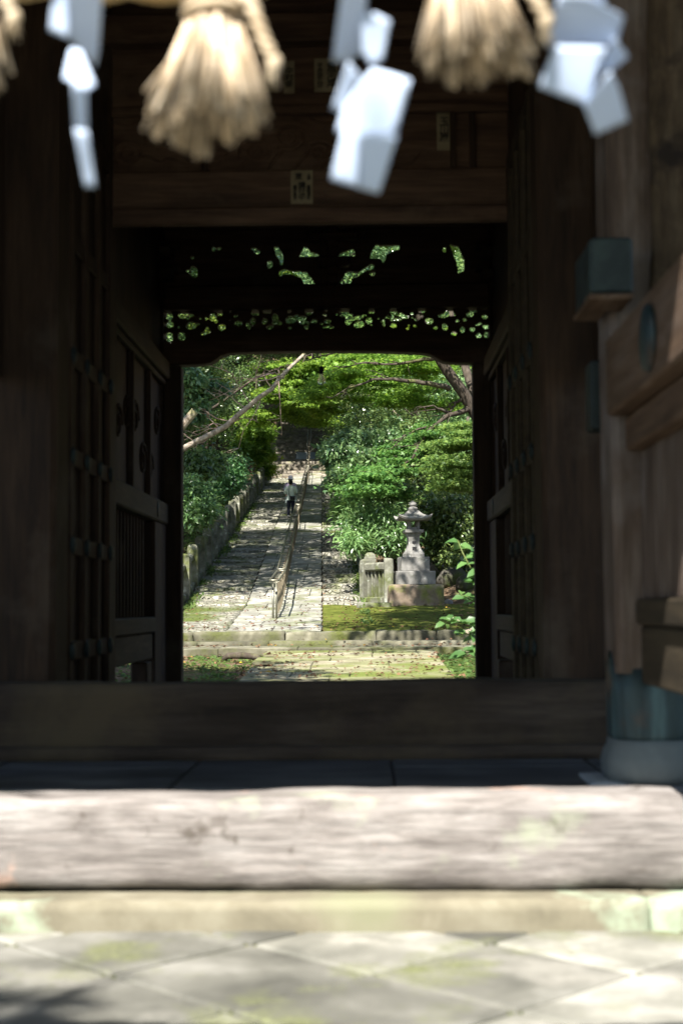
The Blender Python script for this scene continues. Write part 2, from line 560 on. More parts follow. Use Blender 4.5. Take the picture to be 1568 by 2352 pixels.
WEED = leafy("weed_leaf", (.045, .095, .026), (.13, .195, .055), None, transl=.4, rough=.5, spec=.3)
LITTER = leafy("fallen_leaf", (.06, .026, .016), (.20, .12, .065), (.50, .34, .03), 2.5, .63, .69, transl=.15, rough=.8, spec=.2, clump=6.0)
# ------------------------------------------------------------------ ground levels
_ZY = [-600, 13.6, 14.2, 18.5, 27.2, 27.4, 35, 91, 93.5, 96, 96.3, 97.7, 108, 140, 260, 600]
_ZZ = [0, 0, .25, .33, .55, .84, 1.36, 9.66, 10.90, 11.15, 11.35, 12.0, 16.5, 27.0, 62, 90]


def zb(y):
    return float(np.interp(y, _ZY, _ZZ))


def xl(y):
    return -4.6 - .032 * (y - 35)


def xr(y):
    return xl(y) + 4.41


def sl(y):
    return -3.05 - .033 * (y - 35)


def sr(y):
    return -1.20 - .034 * (y - 35)


def sstep(a, b, x):
    t = min(1, max(0, (x - a) / (b - a)))
    return t * t * (3 - 2 * t)


def ground(x, y):
    z = zb(y) - .10
    if y > 14:
        w = sstep(14, 17, y)
        if y < 27.3:
            le, ri = -3.6, 2.4
        elif y < 36:
            t = sstep(33, 36, y)
            le, ri = xl(y) - .6, 3.1 * (1 - t) + t * (xr(y) + 2.6)
        else:
            le, ri = xl(y) - .5, max(xr(y) + .6, 2.3 - (y - 36) * .12)
        d = max(0, le - x, x - ri)
        rise = (.20 if x < 0 else .24) * min(d, 16) + .05 * max(0, min(d, 60) - 16)
        inside = d <= 0
        z += w * rise
        if not inside:
            z += w * min(1, d * 1.5) * (.10 + .12 * noise.noise(Vector((x * .7, y * .7, 3))) + .05 * noise.noise(Vector((x * 2.3, y * 2.3, 8))))
    return z


def gpoint(x, y, dz=0.0):
    return Vector((x, y, ground(x, y) + dz))


def make_ground():
    xs = list(np.arange(-22, 22.01, .5))
    xs = [-600, -300, -150, -90, -60, -45, -35, -28] + xs + [28, 35, 45, 60, 90, 150, 300, 600]
    ys = [-600, -200, -80, -40, -20, -10, -5, 0, 5, 10] + list(np.arange(13, 62, .5)) + list(np.arange(62, 142, 1.5)) + [145, 160, 180, 210, 260, 350, 600]
    ys += [13.6, 14.2, 27.21, 27.39]
    ys = sorted(set(float(round(q, 3)) for q in ys))
    mb = MB()
    vs = [(float(x), y, ground(float(x), y)) for y in ys for x in xs]
    n = len(xs)
    fs = [(j * n + i, j * n + i + 1, (j + 1) * n + i + 1, (j + 1) * n + i) for j in range(len(ys) - 1) for i in range(n - 1)]
    mb.add(vs, fs, True)
    o = mb.build("ground", SOIL)
    return tag(o, "brown leaf covered forest floor either side of the stone path", kind="structure")


make_ground()
rnd = random.Random(7)


# ------------------------------------------------------------------ paving in front of the gate
def make_forecourt():
    mb = MB()
    mb.box(-7, 7, -6, 5.9, -.08, -.012, .002)
    tag(mb.build("forecourt_bed", JOINT), "mossy soil in the joints between the forecourt slabs", kind="structure")
    mb = MB()
    o = at(850, 2240, 5.0)
    D = .93
    cx, cy = at(850, 2238, 5.04).x, 5.0
    # depth where the photo point meets z = 0
    v = CAM_M.to_3x3() @ Vector(((850 - 784) / FPX, -(2238 - 1176) / FPX, -1))
    t = -CAM_Z / v.z
    cx, cy = v.x * t, v.y * t
    h = D / 2 - .008
    for i in range(-16, 17):
        for j in range(-22, 8):
            if (i + j) % 2 == 0:
                continue
            x, y = cx + i * D / 2, cy + j * D / 2
            if abs(x) > 6.4 or y < -5.4 or y > 6.2:
                continue
            m = Matrix.Rotation(R(45 + rnd.uniform(-.5, .5)), 3, 'Z') @ Matrix.Rotation(R(rnd.uniform(-.25, .25)), 3, 'X')
            s = h / math.sqrt(2) - .006
            mb.obox((x, y, -.03 + rnd.uniform(-.003, .003)), (s, s, .033), m, .010)
    tag(mb.build("forecourt_paving", PAVE), "diamond laid stone slabs of the forecourt in the foreground", kind="structure")


make_forecourt()


# ------------------------------------------------------------------ path, kerbs and landing behind the gate
def slab_field(mb, x0f, x1f, y0, y1, ly, lx, gap=.012, zoff=0.0, th=.05, jit=.006, seed=1):
    r = random.Random(seed)
    y = y0
    row = 0
    while y < y1 - .05:
        yy = min(y1, y + ly * r.uniform(.85, 1.15))
        a, b = x0f((y + yy) / 2), x1f((y + yy) / 2)
        x = a
        first = True
        while x < b - .04:
            w = lx * r.uniform(.75, 1.25) * (.55 if first and row % 2 else 1)
            first = False
            xx = min(b, x + w)
            if b - xx < .3:
                xx = b
            dz = r.uniform(-jit, jit)
            z0, z1 = zb(y) + zoff + dz, zb(yy) + zoff + dz
            g = gap / 2
            c = .012
            pts = [(x + g, y + g, z0), (xx - g, y + g, z0), (xx - g, yy - g, z1), (x + g, yy - g, z1)]
            low = [(p[0], p[1], p[2] - th) for p in pts]
            mid = [(p[0], p[1], p[2] - c) for p in pts]
            top = [(pts[0][0] + c, pts[0][1] + c, pts[0][2]), (pts[1][0] - c, pts[1][1] + c, pts[1][2]), (pts[2][0] - c, pts[2][1] - c, pts[2][2]), (pts[3][0] + c, pts[3][1] - c, pts[3][2])]
            vs = low + mid + top
            fs = [(8, 9, 10, 11)]
            for k in range(4):
                k2 = (k + 1) % 4
                fs += [(k, k2, k2 + 4, k + 4), (k + 4, k2 + 4, k2 + 8, k + 8)]
            mb.add(vs, fs)
            x = xx
        y = yy
        row += 1


mb = MB()
slab_field(mb, lambda y: -1.75 + .55 * noise.noise(Vector((y * .8, 2, 0))), lambda y: 1.12 + .10 * noise.noise(Vector((y * .9, 7, 0))), 14.3, 25.7, 1.0, 1.0, seed=3, zoff=.015)
tag(mb.build("approach_path", PATHM), "leaf strewn flagstone path just behind the gate", kind="structure")
mb = MB()
slab_field(mb, lambda y: -5.2, lambda y: 2.1, 25.7, 26.55, .85, 1.5, seed=4, zoff=.06, th=.14)
tag(mb.build("lower_apron", KERBM), "mossy slab apron below the two kerb courses", kind="structure")
mb = MB()
x = -7.4
r_ = random.Random(5)
while x < 4.6:
    w = r_.uniform(1.3, 2.3)
    mb.rough(x, min(x + w, 4.7) - .012, 26.56, 27.05, .42, .675 + r_.uniform(-.008, .008), .09, .014, .010, r_.random() * 9, 4.5)
    x += w
tag(mb.build("lower_kerb", KERBM), "low front kerb course of weathered stone", kind="structure")
mb = MB()
x = -7.6
while x < 4.6:
    w = r_.uniform(1.0, 1.75)
    mb.rough(x, min(x + w, 4.8) - .015, 27.0, 27.50, .5, .842 + r_.uniform(-.01, .01), .07, .030, .014, r_.random() * 9, 4.0)
    x += w
tag(mb.build("upper_kerb", KERBM), "taller kerb course of mossy stone blocks edging the landing", kind="structure")


def sheet(name, x0f, x1f, ys, nx, mat, label, amp=.02, zoff=0.0, seed=0, skirt=.12):
    mb = MB()
    vs, fs = [], []
    for y in ys:
        a, b = x0f(y), x1f(y)
        for i in range(nx + 1):
            x = a + (b - a) * i / nx
            z = zb(y) + zoff + amp * noise.noise(Vector((x * 1.7, y * 1.7, seed))) + amp * .5 * noise.noise(Vector((x * 5, y * 5, seed)))
            if i in (0, nx):
                pass
            vs.append((x, y, z))
    n = nx + 1
    for j in range(len(ys) - 1):
        for i in range(nx):
            fs.append((j * n + i, j * n + i + 1, (j + 1) * n + i + 1, (j + 1) * n + i))
    base = len(vs)
    for j in range(len(ys)):
        for i in (0, nx):
            x, y, z = vs[j * n + i]
            vs.append((x, y, z - skirt))
    for j in range(len(ys) - 1):
        fs.append((j * n, (j + 1) * n, base + 2 * (j + 1), base + 2 * j))
        fs.append(((j + 1) * n + nx, j * n + nx, base + 2 * j + 1, base + 2 * (j + 1) + 1))
    mb.add(vs, fs, True)
    return tag(mb.build(name, mat), label, kind="structure")


LY = [27.46 + (35 - 27.46) * k / 24 for k in range(25)]
sheet("landing_cobbles", lambda y: -8.0, lambda y: sl(y) - .02, LY, 30, COBBLEM, "mossy cobbled part of the landing left of the slab strip", .02, 0, 2)
sheet("landing_moss", lambda y: sr(y) + .02, lambda y: 4.6, LY, 34, MOSSM, "deep green moss covering the landing before the lantern", .03, .0, 5)
mb = MB()
slab_field(mb, sl, sr, 27.5, 96.0, 1.35, .95, seed=9, zoff=.012, gap=.016, jit=.010)
tag(mb.build("slab_strip", SLABM), "smooth flagstone strip running up the middle of the ramp under the handrail", kind="structure")


# ------------------------------------------------------------------ stepped ramp, upper stairs
def stepped(name, x0f, x1f, mat, label, seed, y0=35.0, y1=91.0, L=1.6, rise=.07, nx=12):
    mb = MB()
    r = random.Random(seed)
    y = y0
    while y < y1 - .1:
        yy = min(y1, y + L * r.uniform(.8, 1.2))
        za, zc = zb(y) + rise * .5, zb(yy) - rise * .5
        vs, fs = [], []
        rows = [(y, za - .16), (y + .004, za - .03), (y + .03, za), (y + (yy - y) * .35, za + (zc - za) * .35), (y + (yy - y) * .7, za + (zc - za) * .7), (yy, zc)]
        for (q, z) in rows:
            a, b = x0f(q), x1f(q)
            for i in range(nx + 1):
                x = a + (b - a) * i / nx
                am = .018 if q < y + .05 else .03
                vs.append((x, q + .05 * noise.noise(Vector((x * 1.3, y, seed))), z + am * noise.noise(Vector((x * 2.2, q * 2.2, seed)))))
        n = nx + 1
        for j in range(len(rows) - 1):
            for i in range(nx):
                fs.append((j * n + i, j * n + i + 1, (j + 1) * n + i + 1, (j + 1) * n + i))
        mb.add(vs, fs, True)
        y = yy
    return tag(mb.build(name, mat), label, kind="structure")


stepped("cobbled_ramp", xl, lambda y: sl(y) - .02, COBBLE, "cobbled stepped ramp climbing left of the slab strip", 3, nx=10)
stepped("rough_steps", lambda y: sr(y) + .02, xr, COBBLE, "rough stone steps climbing right of the slab strip", 8, L=1.15, rise=.11, nx=10)


def big_steps(name, y0, z0, n, tread, rise, label, seed, xa=None, xb=None, mat=STEPM, deep=.5):
    mb = MB()
    r = random.Random(seed)
    for k in range(n):
        y, z = y0 + k * tread, z0 + (k + 1) * rise
        a = xa if xa is not None else xl(y) - .05
        b = xb if xb is not None else xr(y) + .4
        x = a
        while x < b - .05:
            w = r.uniform(.7, 1.5)
            xx = min(b, x + w)
            if b - xx < .3:
                xx = b
            mb.rough(x, xx - .01, y + r.uniform(-.012, .012), y + tread + deep, z - rise - .05, z + r.uniform(-.012, .012), .16, .006, .010, r.random() * 9)
            x = xx
    return tag(mb.build(name, mat), label, kind="structure")


big_steps("lower_stair", 91.0, 9.62, 5, .5, .255, "flight of five sunlit stone steps above the ramp", 21)
big_steps("mid_step", 96.0, 11.12, 1, .3, .24, "single dark step above the five step flight", 22)
big_steps("left_upper_stair", 96.3, 11.36, 4, .35, .165, "grey steps left of the pale concrete slope", 23, xa=xl(96), xb=-5.05)
big_steps("right_upper_stair", 96.3, 11.36, 4, .35, .165, "dark steps right of the pale concrete slope", 24, xa=-3.72, xb=xr(96) + .6)
mb = MB()
mb.add([(-5.04, 96.28, 11.34), (-3.73, 96.28, 11.34), (-3.73, 97.72, 12.02), (-5.04, 97.72, 12.02), (-5.04, 96.28, 11.0), (-3.73, 96.28, 11.0), (-3.73, 97.72, 11.0), (-5.04, 97.72, 11.0)],
       [(0, 1, 2, 3), (4, 5, 1, 0), (5, 6, 2, 1), (7, 4, 0, 3)])
tag(mb.build("concrete_slope", CONC), "pale blue grey concrete slope in the middle of the upper stair", kind="structure")
big_steps("upper_stair", 97.72, 12.0, 26, .40, .173, "long shaded flight of old stone steps at the top", 25)


# ------------------------------------------------------------------ leaves
def leaf_mesh(name, P, D, N, L, W, mats, shape="oval", rng=None):
    """P base points, D directions, N normals, L lengths, W half widths (numpy arrays)"""
    Sd = np.cross(D, N)
    Sd /= np.linalg.norm(Sd, axis=1, keepdims=True) + 1e-9
    N = np.cross(Sd, D)
    Lc, Wc = L[:, None], W[:, None]
    if shape == "oval":
        v = np.stack([P, P + D * Lc * .45 + Sd * Wc + N * Wc * .25, P + D * Lc - N * Lc * .12, P + D * Lc * .45 - Sd * Wc + N * Wc * .25], 1)
        q = np.array([[0, 1, 2, 3]])
    elif shape == "long":
        v = np.stack([P, P + D * Lc * .35 + Sd * Wc + N * Wc * .4, P + D * Lc * .75 + Sd * Wc * .7 + N * Wc * .1 - N * Lc * .05, P + D * Lc - N * Lc * .22,
                      P + D * Lc * .75 - Sd * Wc * .7 + N * Wc * .1 - N * Lc * .05, P + D * Lc * .35 - Sd * Wc + N * Wc * .4, P + D * Lc * .55], 1)
        q = np.array([[0, 1, 2, 6], [6, 2, 3, 4], [0, 6, 4, 5]])
    else:                                            # maple: three lobes from one stalk
        vs, q, b = [], [], 0
        for ang, ln in ((-1.05, .8), (0, 1.0), (1.05, .8)):
            d2 = D * math.cos(ang) + Sd * math.sin(ang)
            s2 = np.cross(d2, N)
            vs += [P, P + d2 * Lc * ln * .42 + s2 * Wc * .62, P + d2 * Lc * ln - N * Lc * .1, P + d2 * Lc * ln * .42 - s2 * Wc * .62]
            q.append([b, b + 1, b + 2, b + 3])
            b += 4
        v = np.stack(vs, 1)
        q = np.array(q)
        # share the stalk vertex so that a leaf stays one island
        q = np.array([[0 if i in (0, 4, 8) else i for i in row] for row in q])
    n, k = v.shape[0], v.shape[1]
    f = (q[None, :, :] + (np.arange(n) * k)[:, None, None]).reshape(-1, 4)
    me = bpy.data.meshes.new(name)
    me.vertices.add(n * k)
    me.vertices.foreach_set('co', v.reshape(-1).astype(np.float32))
    me.loops.add(f.size)
    me.loops.foreach_set('vertex_index', f.reshape(-1).astype(np.int32))
    me.polygons.add(len(f))
    me.polygons.foreach_set('loop_start', (np.arange(len(f)) * 4).astype(np.int32))
    me.polygons.foreach_set('loop_total', np.full(len(f), 4, np.int32))
    me.materials.append(mats)
    me.update(calc_edges=True)
    return me


def unit(a):
    return a / (np.linalg.norm(a, axis=1, keepdims=True) + 1e-9)


def cloud(rng, centers, radii, n, shell=.45, up=.9, out=.6, droop=-.15):
    """scatter n leaves over clumps; returns base points, directions, normals"""
    C, Rr = np.asarray(centers, float), np.asarray(radii, float)
    w = Rr[:, 0] * Rr[:, 1] + Rr[:, 0] * Rr[:, 2]
    idx = rng.choice(len(C), n, p=w / w.sum())
    u = unit(rng.normal(size=(n, 3)))
    r = shell + (1 - shell) * rng.random(n) ** .7
    r *= 1 + .28 * rng.normal(size=n)
    P = C[idx] + u * Rr[idx] * r[:, None]
    N = unit(rng.normal(size=(n, 3)) * .75 + np.array([0, 0, up]) + u * out * .5)
    D = unit(u * np.array([1, 1, .3]) * out + rng.normal(size=(n, 3)) * .7 + np.array([0, 0, droop]))
    return P, D, N


def crown(name, mat, parent, centers, radii, n, L, W, shape="oval", seed=0, jit=.3, **kw):
    rng = np.random.default_rng(seed)
    P, D, N = cloud(rng, centers, radii, n, **kw)
    l = L * (1 + jit * rng.normal(size=n)).clip(.4, 1.8)
    me = leaf_mesh(name, P, D, N, l, W * l / L, mat, shape)
    o = link(bpy.data.objects.new(name, me))
    if parent:
        o.parent = parent
    return o


def wander(a, b, n, amp, r, sag=0.0):
    a, b = Vector(a), Vector(b)
    out = []
    for i in range(n + 1):
        t = i / n
        p = a.lerp(b, t)
        k = math.sin(math.pi * t)
        p += Vector((r.uniform(-1, 1), r.uniform(-1, 1), r.uniform(-1, 1))) * amp * (0 if i in (0, n) else 1)
        p.z += sag * k
        out.append(p)
    return out


def taper(r0, r1, n):
    return [r0 + (r1 - r0) * (i / n) for i in range(n + 1)]
# ------------------------------------------------------------------ the shrine gate
XC = -0.40
GF = 0.505                      # gate floor level
gate = thing("shrine_gate", "dark old wooden shrine gate framing the stone path, with open doors and carved lintels", "gate", (XC, 9.0, 0))
GO = (XC, 9.0, 0)


def gp(mb, name, mat, parent=None, label=None):
    o = mb.build(name, mat, parent or gate, GO)
    if label:
        o["label"] = label
    return o


# floor, steps and thresholds
mb = MB()
for i in range(9):
    for j in range(9):
        x0, y0 = XC - 4.5 + i * 1.0, 6.34 + j * .85
        mb.box(x0 + .004, x0 + .996, y0 + .004, y0 + .846, .2, GF + rnd.uniform(-.004, .002), .008)
gp(mb, "floor", FLOORSTONE)
mb = MB()
mb.rough(-4.6, 4.2, 5.98, 6.33, .127, .512, .06, .020, .022, 3, 1.5)
gp(mb, "front_step", GREYWOOD, label="sun bleached grey timber step at the front edge")
mb = MB()
x = -4.6
while x < 4.2:
    w = rnd.uniform(2.4, 3.4)
    mb.rough(x, min(4.2, x + w) - .003, 5.80, 6.4, -.05, .122, .045, .008, .004, rnd.random() * 9)
    x += w
gp(mb, "ledge", LEDGE, label="pale stone ledge under the timber step")
mb = MB()
mb.rough(-4.4, 4.0, 7.60, 7.90, .5, .905, .07, .012, .022, 5, 1.6)
gp(mb, "threshold", SILLWOOD)
mb = MB()
mb.rough(-4.4, 4.0, 7.49, 7.598, .49, .575, .07, .006, .01, 6)
gp(mb, "threshold_footing", SILLWOOD)


# columns
def column(x, y, w, z0, z1, mat, name="column"):
    mb = MB()
    c = w * .09
    hw = w / 2
    pts = [(-hw + c, -hw), (hw - c, -hw), (hw, -hw + c), (hw, hw - c), (hw - c, hw), (-hw + c, hw), (-hw, hw - c), (-hw, -hw + c)]
    vs, fs = [], []
    nz = 12
    for k in range(nz + 1):
        z = z0 + (z1 - z0) * k / nz
        for q in pts:
            vs.append((x + q[0] + .002 * noise.noise(Vector((q[0] * 3, z, 1))), y + q[1], z))
    for k in range(nz):
        for i in range(8):
            j = (i + 1) % 8
            fs.append((k * 8 + i, k * 8 + j, (k + 1) * 8 + j, (k + 1) * 8 + i))
    fs += [tuple(range(7, -1, -1)), tuple(nz * 8 + i for i in range(8))]
    mb.add(vs, fs)
    return gp(mb, name, mat)


for s in (-1, 1):
    column(XC + s * 1.53, 8.05, .36, GF - .02, 6.2, WOOD)
    column(XC + s * 1.53, 9.80, .30, GF - .02, 6.4, WOOD)
    column(XC + s * 1.69, 13.40, .30, GF - .02, 6.4, WOOD)
    _j = sorted((at(417 if s < 0 else 1089, 1200, 13.3).x, XC + s * 1.542))
    mb = MB()
    mb.box(_j[0], _j[1], 13.30, 13.46, GF - .02, at(850, 836, 13.3).z - .004, .01)
    gp(mb, "jamb", WOOD)

# front porch columns with verdigris sleeves and round foot stones
for s in (-1, 1):
    cx = XC + s * 1.655
    c = column(cx, 6.50, .35, 1.0, 5.4, PORCH if s > 0 else WOOD)
    mb = MB()
    pr, n = [], 48
    zs = [.705, .73, .80, .90, 1.03]
    vs, fs = [], []
    for i, z in enumerate(zs):
        for k in range(n):
            t = 2 * math.pi * k / n
            q = max(abs(math.cos(t)), abs(math.sin(t)))
            rr = min(.183 / q, .206) * (.97 if i == 0 else 1.0)
            zz = z
            if i == len(zs) - 1:
                zz += .035 * noise.noise(Vector((k * .35, 3.3, s))) + (.05 if k % 12 < 3 else 0)
                rr *= 1.004
            vs.append((cx + rr * math.cos(t), 6.5 + rr * math.sin(t), zz))
    for i in range(len(zs) - 1):
        for k in range(n):
            k2 = (k + 1) % n
            fs.append((i * n + k, i * n + k2, (i + 1) * n + k2, (i + 1) * n + k))
    fs.append(tuple(range(n - 1, -1, -1)))
    fs.append(tuple((len(zs) - 1) * n + k for k in range(n)))
    mb.add(vs, fs, True)
    gp(mb, "column_sleeve", VERD)
    mb = MB()
    prof = [(.175, .508), (.205, .52), (.222, .555), (.225, .60), (.212, .645), (.196, .675), (.192, .705)]
    vs, fs = [], []
    for (r0, z) in prof:
        for k in range(n):
            t = 2 * math.pi * k / n
            q = max(abs(math.cos(t)), abs(math.sin(t)))
            rr = min(r0 / q * .95, r0 * 1.06)
            vs.append((cx + rr * math.cos(t), 6.5 + rr * math.sin(t), z))
    for i in range(len(prof) - 1):
        for k in range(n):
            k2 = (k + 1) % n
            fs.append((i * n + k, i * n + k2, (i + 1) * n + k2, (i + 1) * n + k))
    fs.append(tuple((len(prof) - 1) * n + k for k in range(n)))
    mb.add(vs, fs, True)
    gp(mb, "foot_stone", FOOTSTONE)
    mb = MB()
    mb.rough(cx - .29, cx + .29, 6.345, 6.80, .49, .522, .08, .003, .008, 4)
    gp(mb, "base_slab", BASESLAB)

# right hand porch side: beam, rails, planks, caps
PX = XC + 1.655
mb = MB()
mb.box(1.054, 1.26, 3.9, 6.318, 2.14, 2.485, .012)
gp(mb, "side_beam", PORCHY)
mb = MB()
mb.box(1.045, 1.245, 6.69, 6.86, 2.13, 2.46, .012)
gp(mb, "beam_end_cap", VERDDARK)
mb = MB()
mb.lathe((1.05, 5.30, 2.30), [(.02, -.022), (.124, -.016), (.128, .0)], 28, True, rot=Matrix.Rotation(R(90), 3, 'Y'))
d_ = gp(mb, "round_fitting", VERD)
mb = MB()
mb.box(1.135, 1.30, 3.9, 6.316, 1.985, 2.137, .01)
gp(mb, "side_rail", PORCHY)
mb = MB()
y = 3.92
while y < 6.28:
    w = rnd.uniform(.17, .24)
    mb.box(1.20 + rnd.uniform(-.004, .004), 1.232, y, min(y + w, 6.314) - .005, 1.33, 1.983, .003)
    y += w
gp(mb, "plank_panel", PORCH)
mb = MB()
mb.box(1.165, 1.30, 3.9, 6.314, 1.215, 1.328, .012)
gp(mb, "side_rail", WOODY)
mb = MB()
mb.box(1.185, 1.25, 3.9, 6.31, .955, 1.212, .012)
gp(mb, "lower_board", WOODY)
mb = MB()
mb.box(1.13, 1.35, 3.70, 3.90, 0.0, 5.2, .015)
gp(mb, "column", PORCH)
mb = MB()
mb.box(.955, 1.14, 6.06, 6.318, 2.640, 2.885, .014)
mb.box(.955, 1.066, 6.318, 6.52, 2.640, 2.885, .01)
cap = gp(mb, "beam_end_cap", VERDDARK)
mb = MB()
mb.box(.945, 1.135, 6.05, 6.317, 2.612, 2.637, .006)
mb.box(.945, 1.066, 6.319, 6.53, 2.612, 2.637, .006)
gp(mb, "cap_band", PORCHY, cap)
mb = MB()
mb.rough(1.262, 1.46, 6.24, 6.318, 2.47, 5.1, .05, .016, .012, 4, 5)
gp(mb, "rotten_facing", ROTTEN, label="decayed pitted timber facing of the right porch column")

# lintel group over the door posts
X0, X1 = XC - 1.39, XC + 1.39


def zz(py, d):
    return at(850, py, d).z


YF = 9.66
z_b, z_m, z_t = zz(517, YF), zz(477, YF), zz(387, YF)
mb = MB()
mb.box(X0, X1, 9.66, 9.95, z_m + .002, z_t, .012)
lint = gp(mb, "lintel", LINTEL)
mb = MB()
mb.box(X0, X1, 9.60, 9.655, z_b, z_m, .018)
gp(mb, "lintel_moulding", LINTEL)
z1, z2 = zz(377, YF), zz(245, YF)
mb = MB()
mb.box(X0, X1, 9.76, 9.9, z_t + .002, z2, .004)
car = gp(mb, "carved_panel", LINTEL)
mb = MB()


def scroll(mb, cx, cz, y, r, turns, a0, sgn=1, th=.012):
    path, rad = [], []
    n = int(26 * turns)
    for i in range(n + 1):
        t = i / n
        a = a0 + sgn * t * turns * 2 * math.pi
        rr = r * (1 - t * .9)
        path.append((cx + rr * math.cos(a), y - .006 * math.sin(t * 3), cz + rr * math.sin(a) * .8))
        rad.append(th * (1.1 - .6 * t))
    mb.tube(path, rad, 6)


cr = random.Random(12)
hz = (z2 - z_t)
for k in range(11):
    cx = X0 + .12 + k * .225
    if abs(cx - .49) < .17:
        continue
    scroll(mb, cx, z_t + hz * (.36 + .25 * (k % 2)), 9.757, .105 + .03 * cr.random(), 1.9, cr.random() * 6, 1 if k % 2 else -1, .013)
    path = [(cx + .03 * i, 9.757, z_t + .05 + .05 * math.sin(i * .55 + k) + .012 * i) for i in range(9)]
    mb.tube(path, [.004 + .010 * math.sin(math.pi * i / 8) for i in range(9)], 6)
    path = [(cx - .10 + .035 * i, 9.757, z2 - .05 - .035 * math.sin(i * .6 + k * 2)) for i in range(8)]
    mb.tube(path, [.004 + .009 * math.sin(math.pi * i / 7) for i in range(8)], 6)
gp(mb, "carving", LINTEL, car)
for px in (468, 850, 1040, 1085):
    mb = MB()
    xx = at(px, 310, YF).x
    mb.box(xx - .018, xx + .018, 9.70, 9.78, z_t + .003, z2, .006)
    gp(mb, "divider", WOOD)
z3 = zz(97, YF)
mb = MB()
mb.box(X0, X1, 9.72, 9.95, z2 + .002, z3, .006)
gp(mb, "upper_board", LINTEL)
mb = MB()
mb.box(X0, X1, 9.69, 9.72, z2 - .03, z2 + .03, .01)
gp(mb, "fillet", LINTEL)
z4 = zz(30, YF)
mb = MB()
mb.box(X0 - .1, X1 + .1, 9.60, 9.95, z3 + .002, z4, .02)
gp(mb, "upper_beam", LINTEL)
mb = MB()
mb.box(X0, X1, 9.66, 9.9, z4 + .002, 5.8, .01)
gp(mb, "head_board", WOODX)


# paper votive slips pasted on the woodwork
def text_mesh(body, size, name, mat, loc, rot, parent, origin, ext=.002, vertical=True, align='CENTER'):
    cu = bpy.data.curves.new(name, 'FONT')
    cu.body = "\n".join(body) if vertical else body
    cu.size = size
    cu.align_x = 'CENTER'
    cu.align_y = 'CENTER'
    cu.extrude = ext
    cu.space_line = .82
    cu.offset = size * .012
    tmp = link(bpy.data.objects.new(name, cu))
    dg = bpy.context.evaluated_depsgraph_get()
    dg.update()
    me = bpy.data.meshes.new_from_object(tmp.evaluated_get(dg))
    me.name = name
    bpy.data.objects.remove(tmp)
    bpy.data.curves.remove(cu)
    me.materials.clear()
    me.materials.append(mat)
    o = link(bpy.data.objects.new(name, me))
    o.parent = parent
    o.location = Vector(loc) - Vector(origin)
    o.rotation_euler = rot
    return o


def slip(px0, py0, px1, py1, y, cols, paper=True, label=None):
    a, b = at(px0, py1, y), at(px1, py0, y)
    w, h = b.x - a.x, b.z - a.z
    mb = MB()
    mb.box(a.x, b.x, y - .004, y, a.z, b.z, .001)
    s = gp(mb, "paper_slip", SLIP, None, label)
    for (u, v, size, body) in cols:
        text_mesh(body, size * w, "lettering", INK, (a.x + u * w, y - .0075, a.z + v * h), (R(90), 0, 0), s, (0, 0, 0)).parent = s
        s.children[-1].location = Vector((a.x + u * w, y - .0065, a.z + v * h)) - Vector(GO)
    return s


slip(668, 391, 718, 469, 9.658, [(.36, .80, .36, "東"), (.50, .36, .34, "講社中"), (.19, .33, .20, "櫻井寅吉"), (.81, .33, .20, "高橋清松"), (.82, .80, .18, "大願")],
     label="square paper slip with black brush lettering in the middle of the lintel")
slip(1003, 252, 1036, 346, 9.755, [(.5, .5, .66, "玉川屋")], label="narrow paper slip with three large characters on the carved panel")
slip(652, 140, 676, 215, 9.716, [(.5, .46, .8, "中村金")], label="narrow pale slip on the upper board")
slip(606, 138, 640, 212, 9.716, [(.3, .5, .42, "清水福田"), (.75, .5, .36, "田中竹造")], label="wide dim slip at the left of the upper board")
slip(722, 134, 775, 212, 9.716, [(.74, .48, .44, "魚河岸"), (.24, .48, .26, "平井伊三郎")], label="wide slip with heavy lettering in the upper board middle")
slip(786, 138, 812, 212, 9.716, [(.5, .5, .74, "松本亀")], label="narrow slip behind the middle paper streamer")

# rear portal: arched tie beam, pierced friezes
YR = 13.27
ARCH = [(a_, b_ - 5) for a_, b_ in [(418, 842), (440, 842), (470, 840), (487, 836), (497, 829), (508, 821), (525, 815.5), (560, 813), (640, 811), (752, 810), (864, 811), (940, 813), (976, 815.5), (993, 821), (1004, 828), (1014, 834), (1030, 837), (1060, 838), (1090, 838)]]
low = [at(px, py, YR) for px, py in ARCH]
topl = [(375, 786), (470, 780), (520, 770), (600, 767), (752, 766), (900, 767), (980, 770), (1040, 779), (1130, 786)]
top = [at(px, py, YR) for px, py in topl]
XL, XR = XC - 1.538, XC + 1.538
poly = [(XL, low[0].z)] + [(p.x, p.z) for p in low] + [(XR, low[-1].z)] + [(XR, top[-1].z)] + [(p.x, p.z) for p in reversed(top)] + [(XL, top[0].z)]
# split into quads so that the curved soffit triangulates cleanly
mb = MB()
nx = 90
lowx, lowz = [p.x for p in low], [p.z for p in low]
tx, tz = [p.x for p in top], [p.z for p in top]
vs, fs = [], []
for i in range(nx + 1):
    x = XL + (XR - XL) * i / nx
    a = float(np.interp(x, lowx, lowz))
    b = float(np.interp(x, tx, tz))
    vs += [(x, YR, a + .015), (x, YR + .015, a), (x, YR + .16, a), (x, YR + .16, b), (x, YR, b)]
for i in range(nx):
    for k in range(5):
        k2 = (k + 1) % 5
        fs.append((i * 5 + k, i * 5 + k2, (i + 1) * 5 + k2, (i + 1) * 5 + k))
fs += [tuple(range(5)), tuple(nx * 5 + k for k in range(4, -1, -1))]
mb.add(vs, fs)
gp(mb, "arched_beam", WOODX)


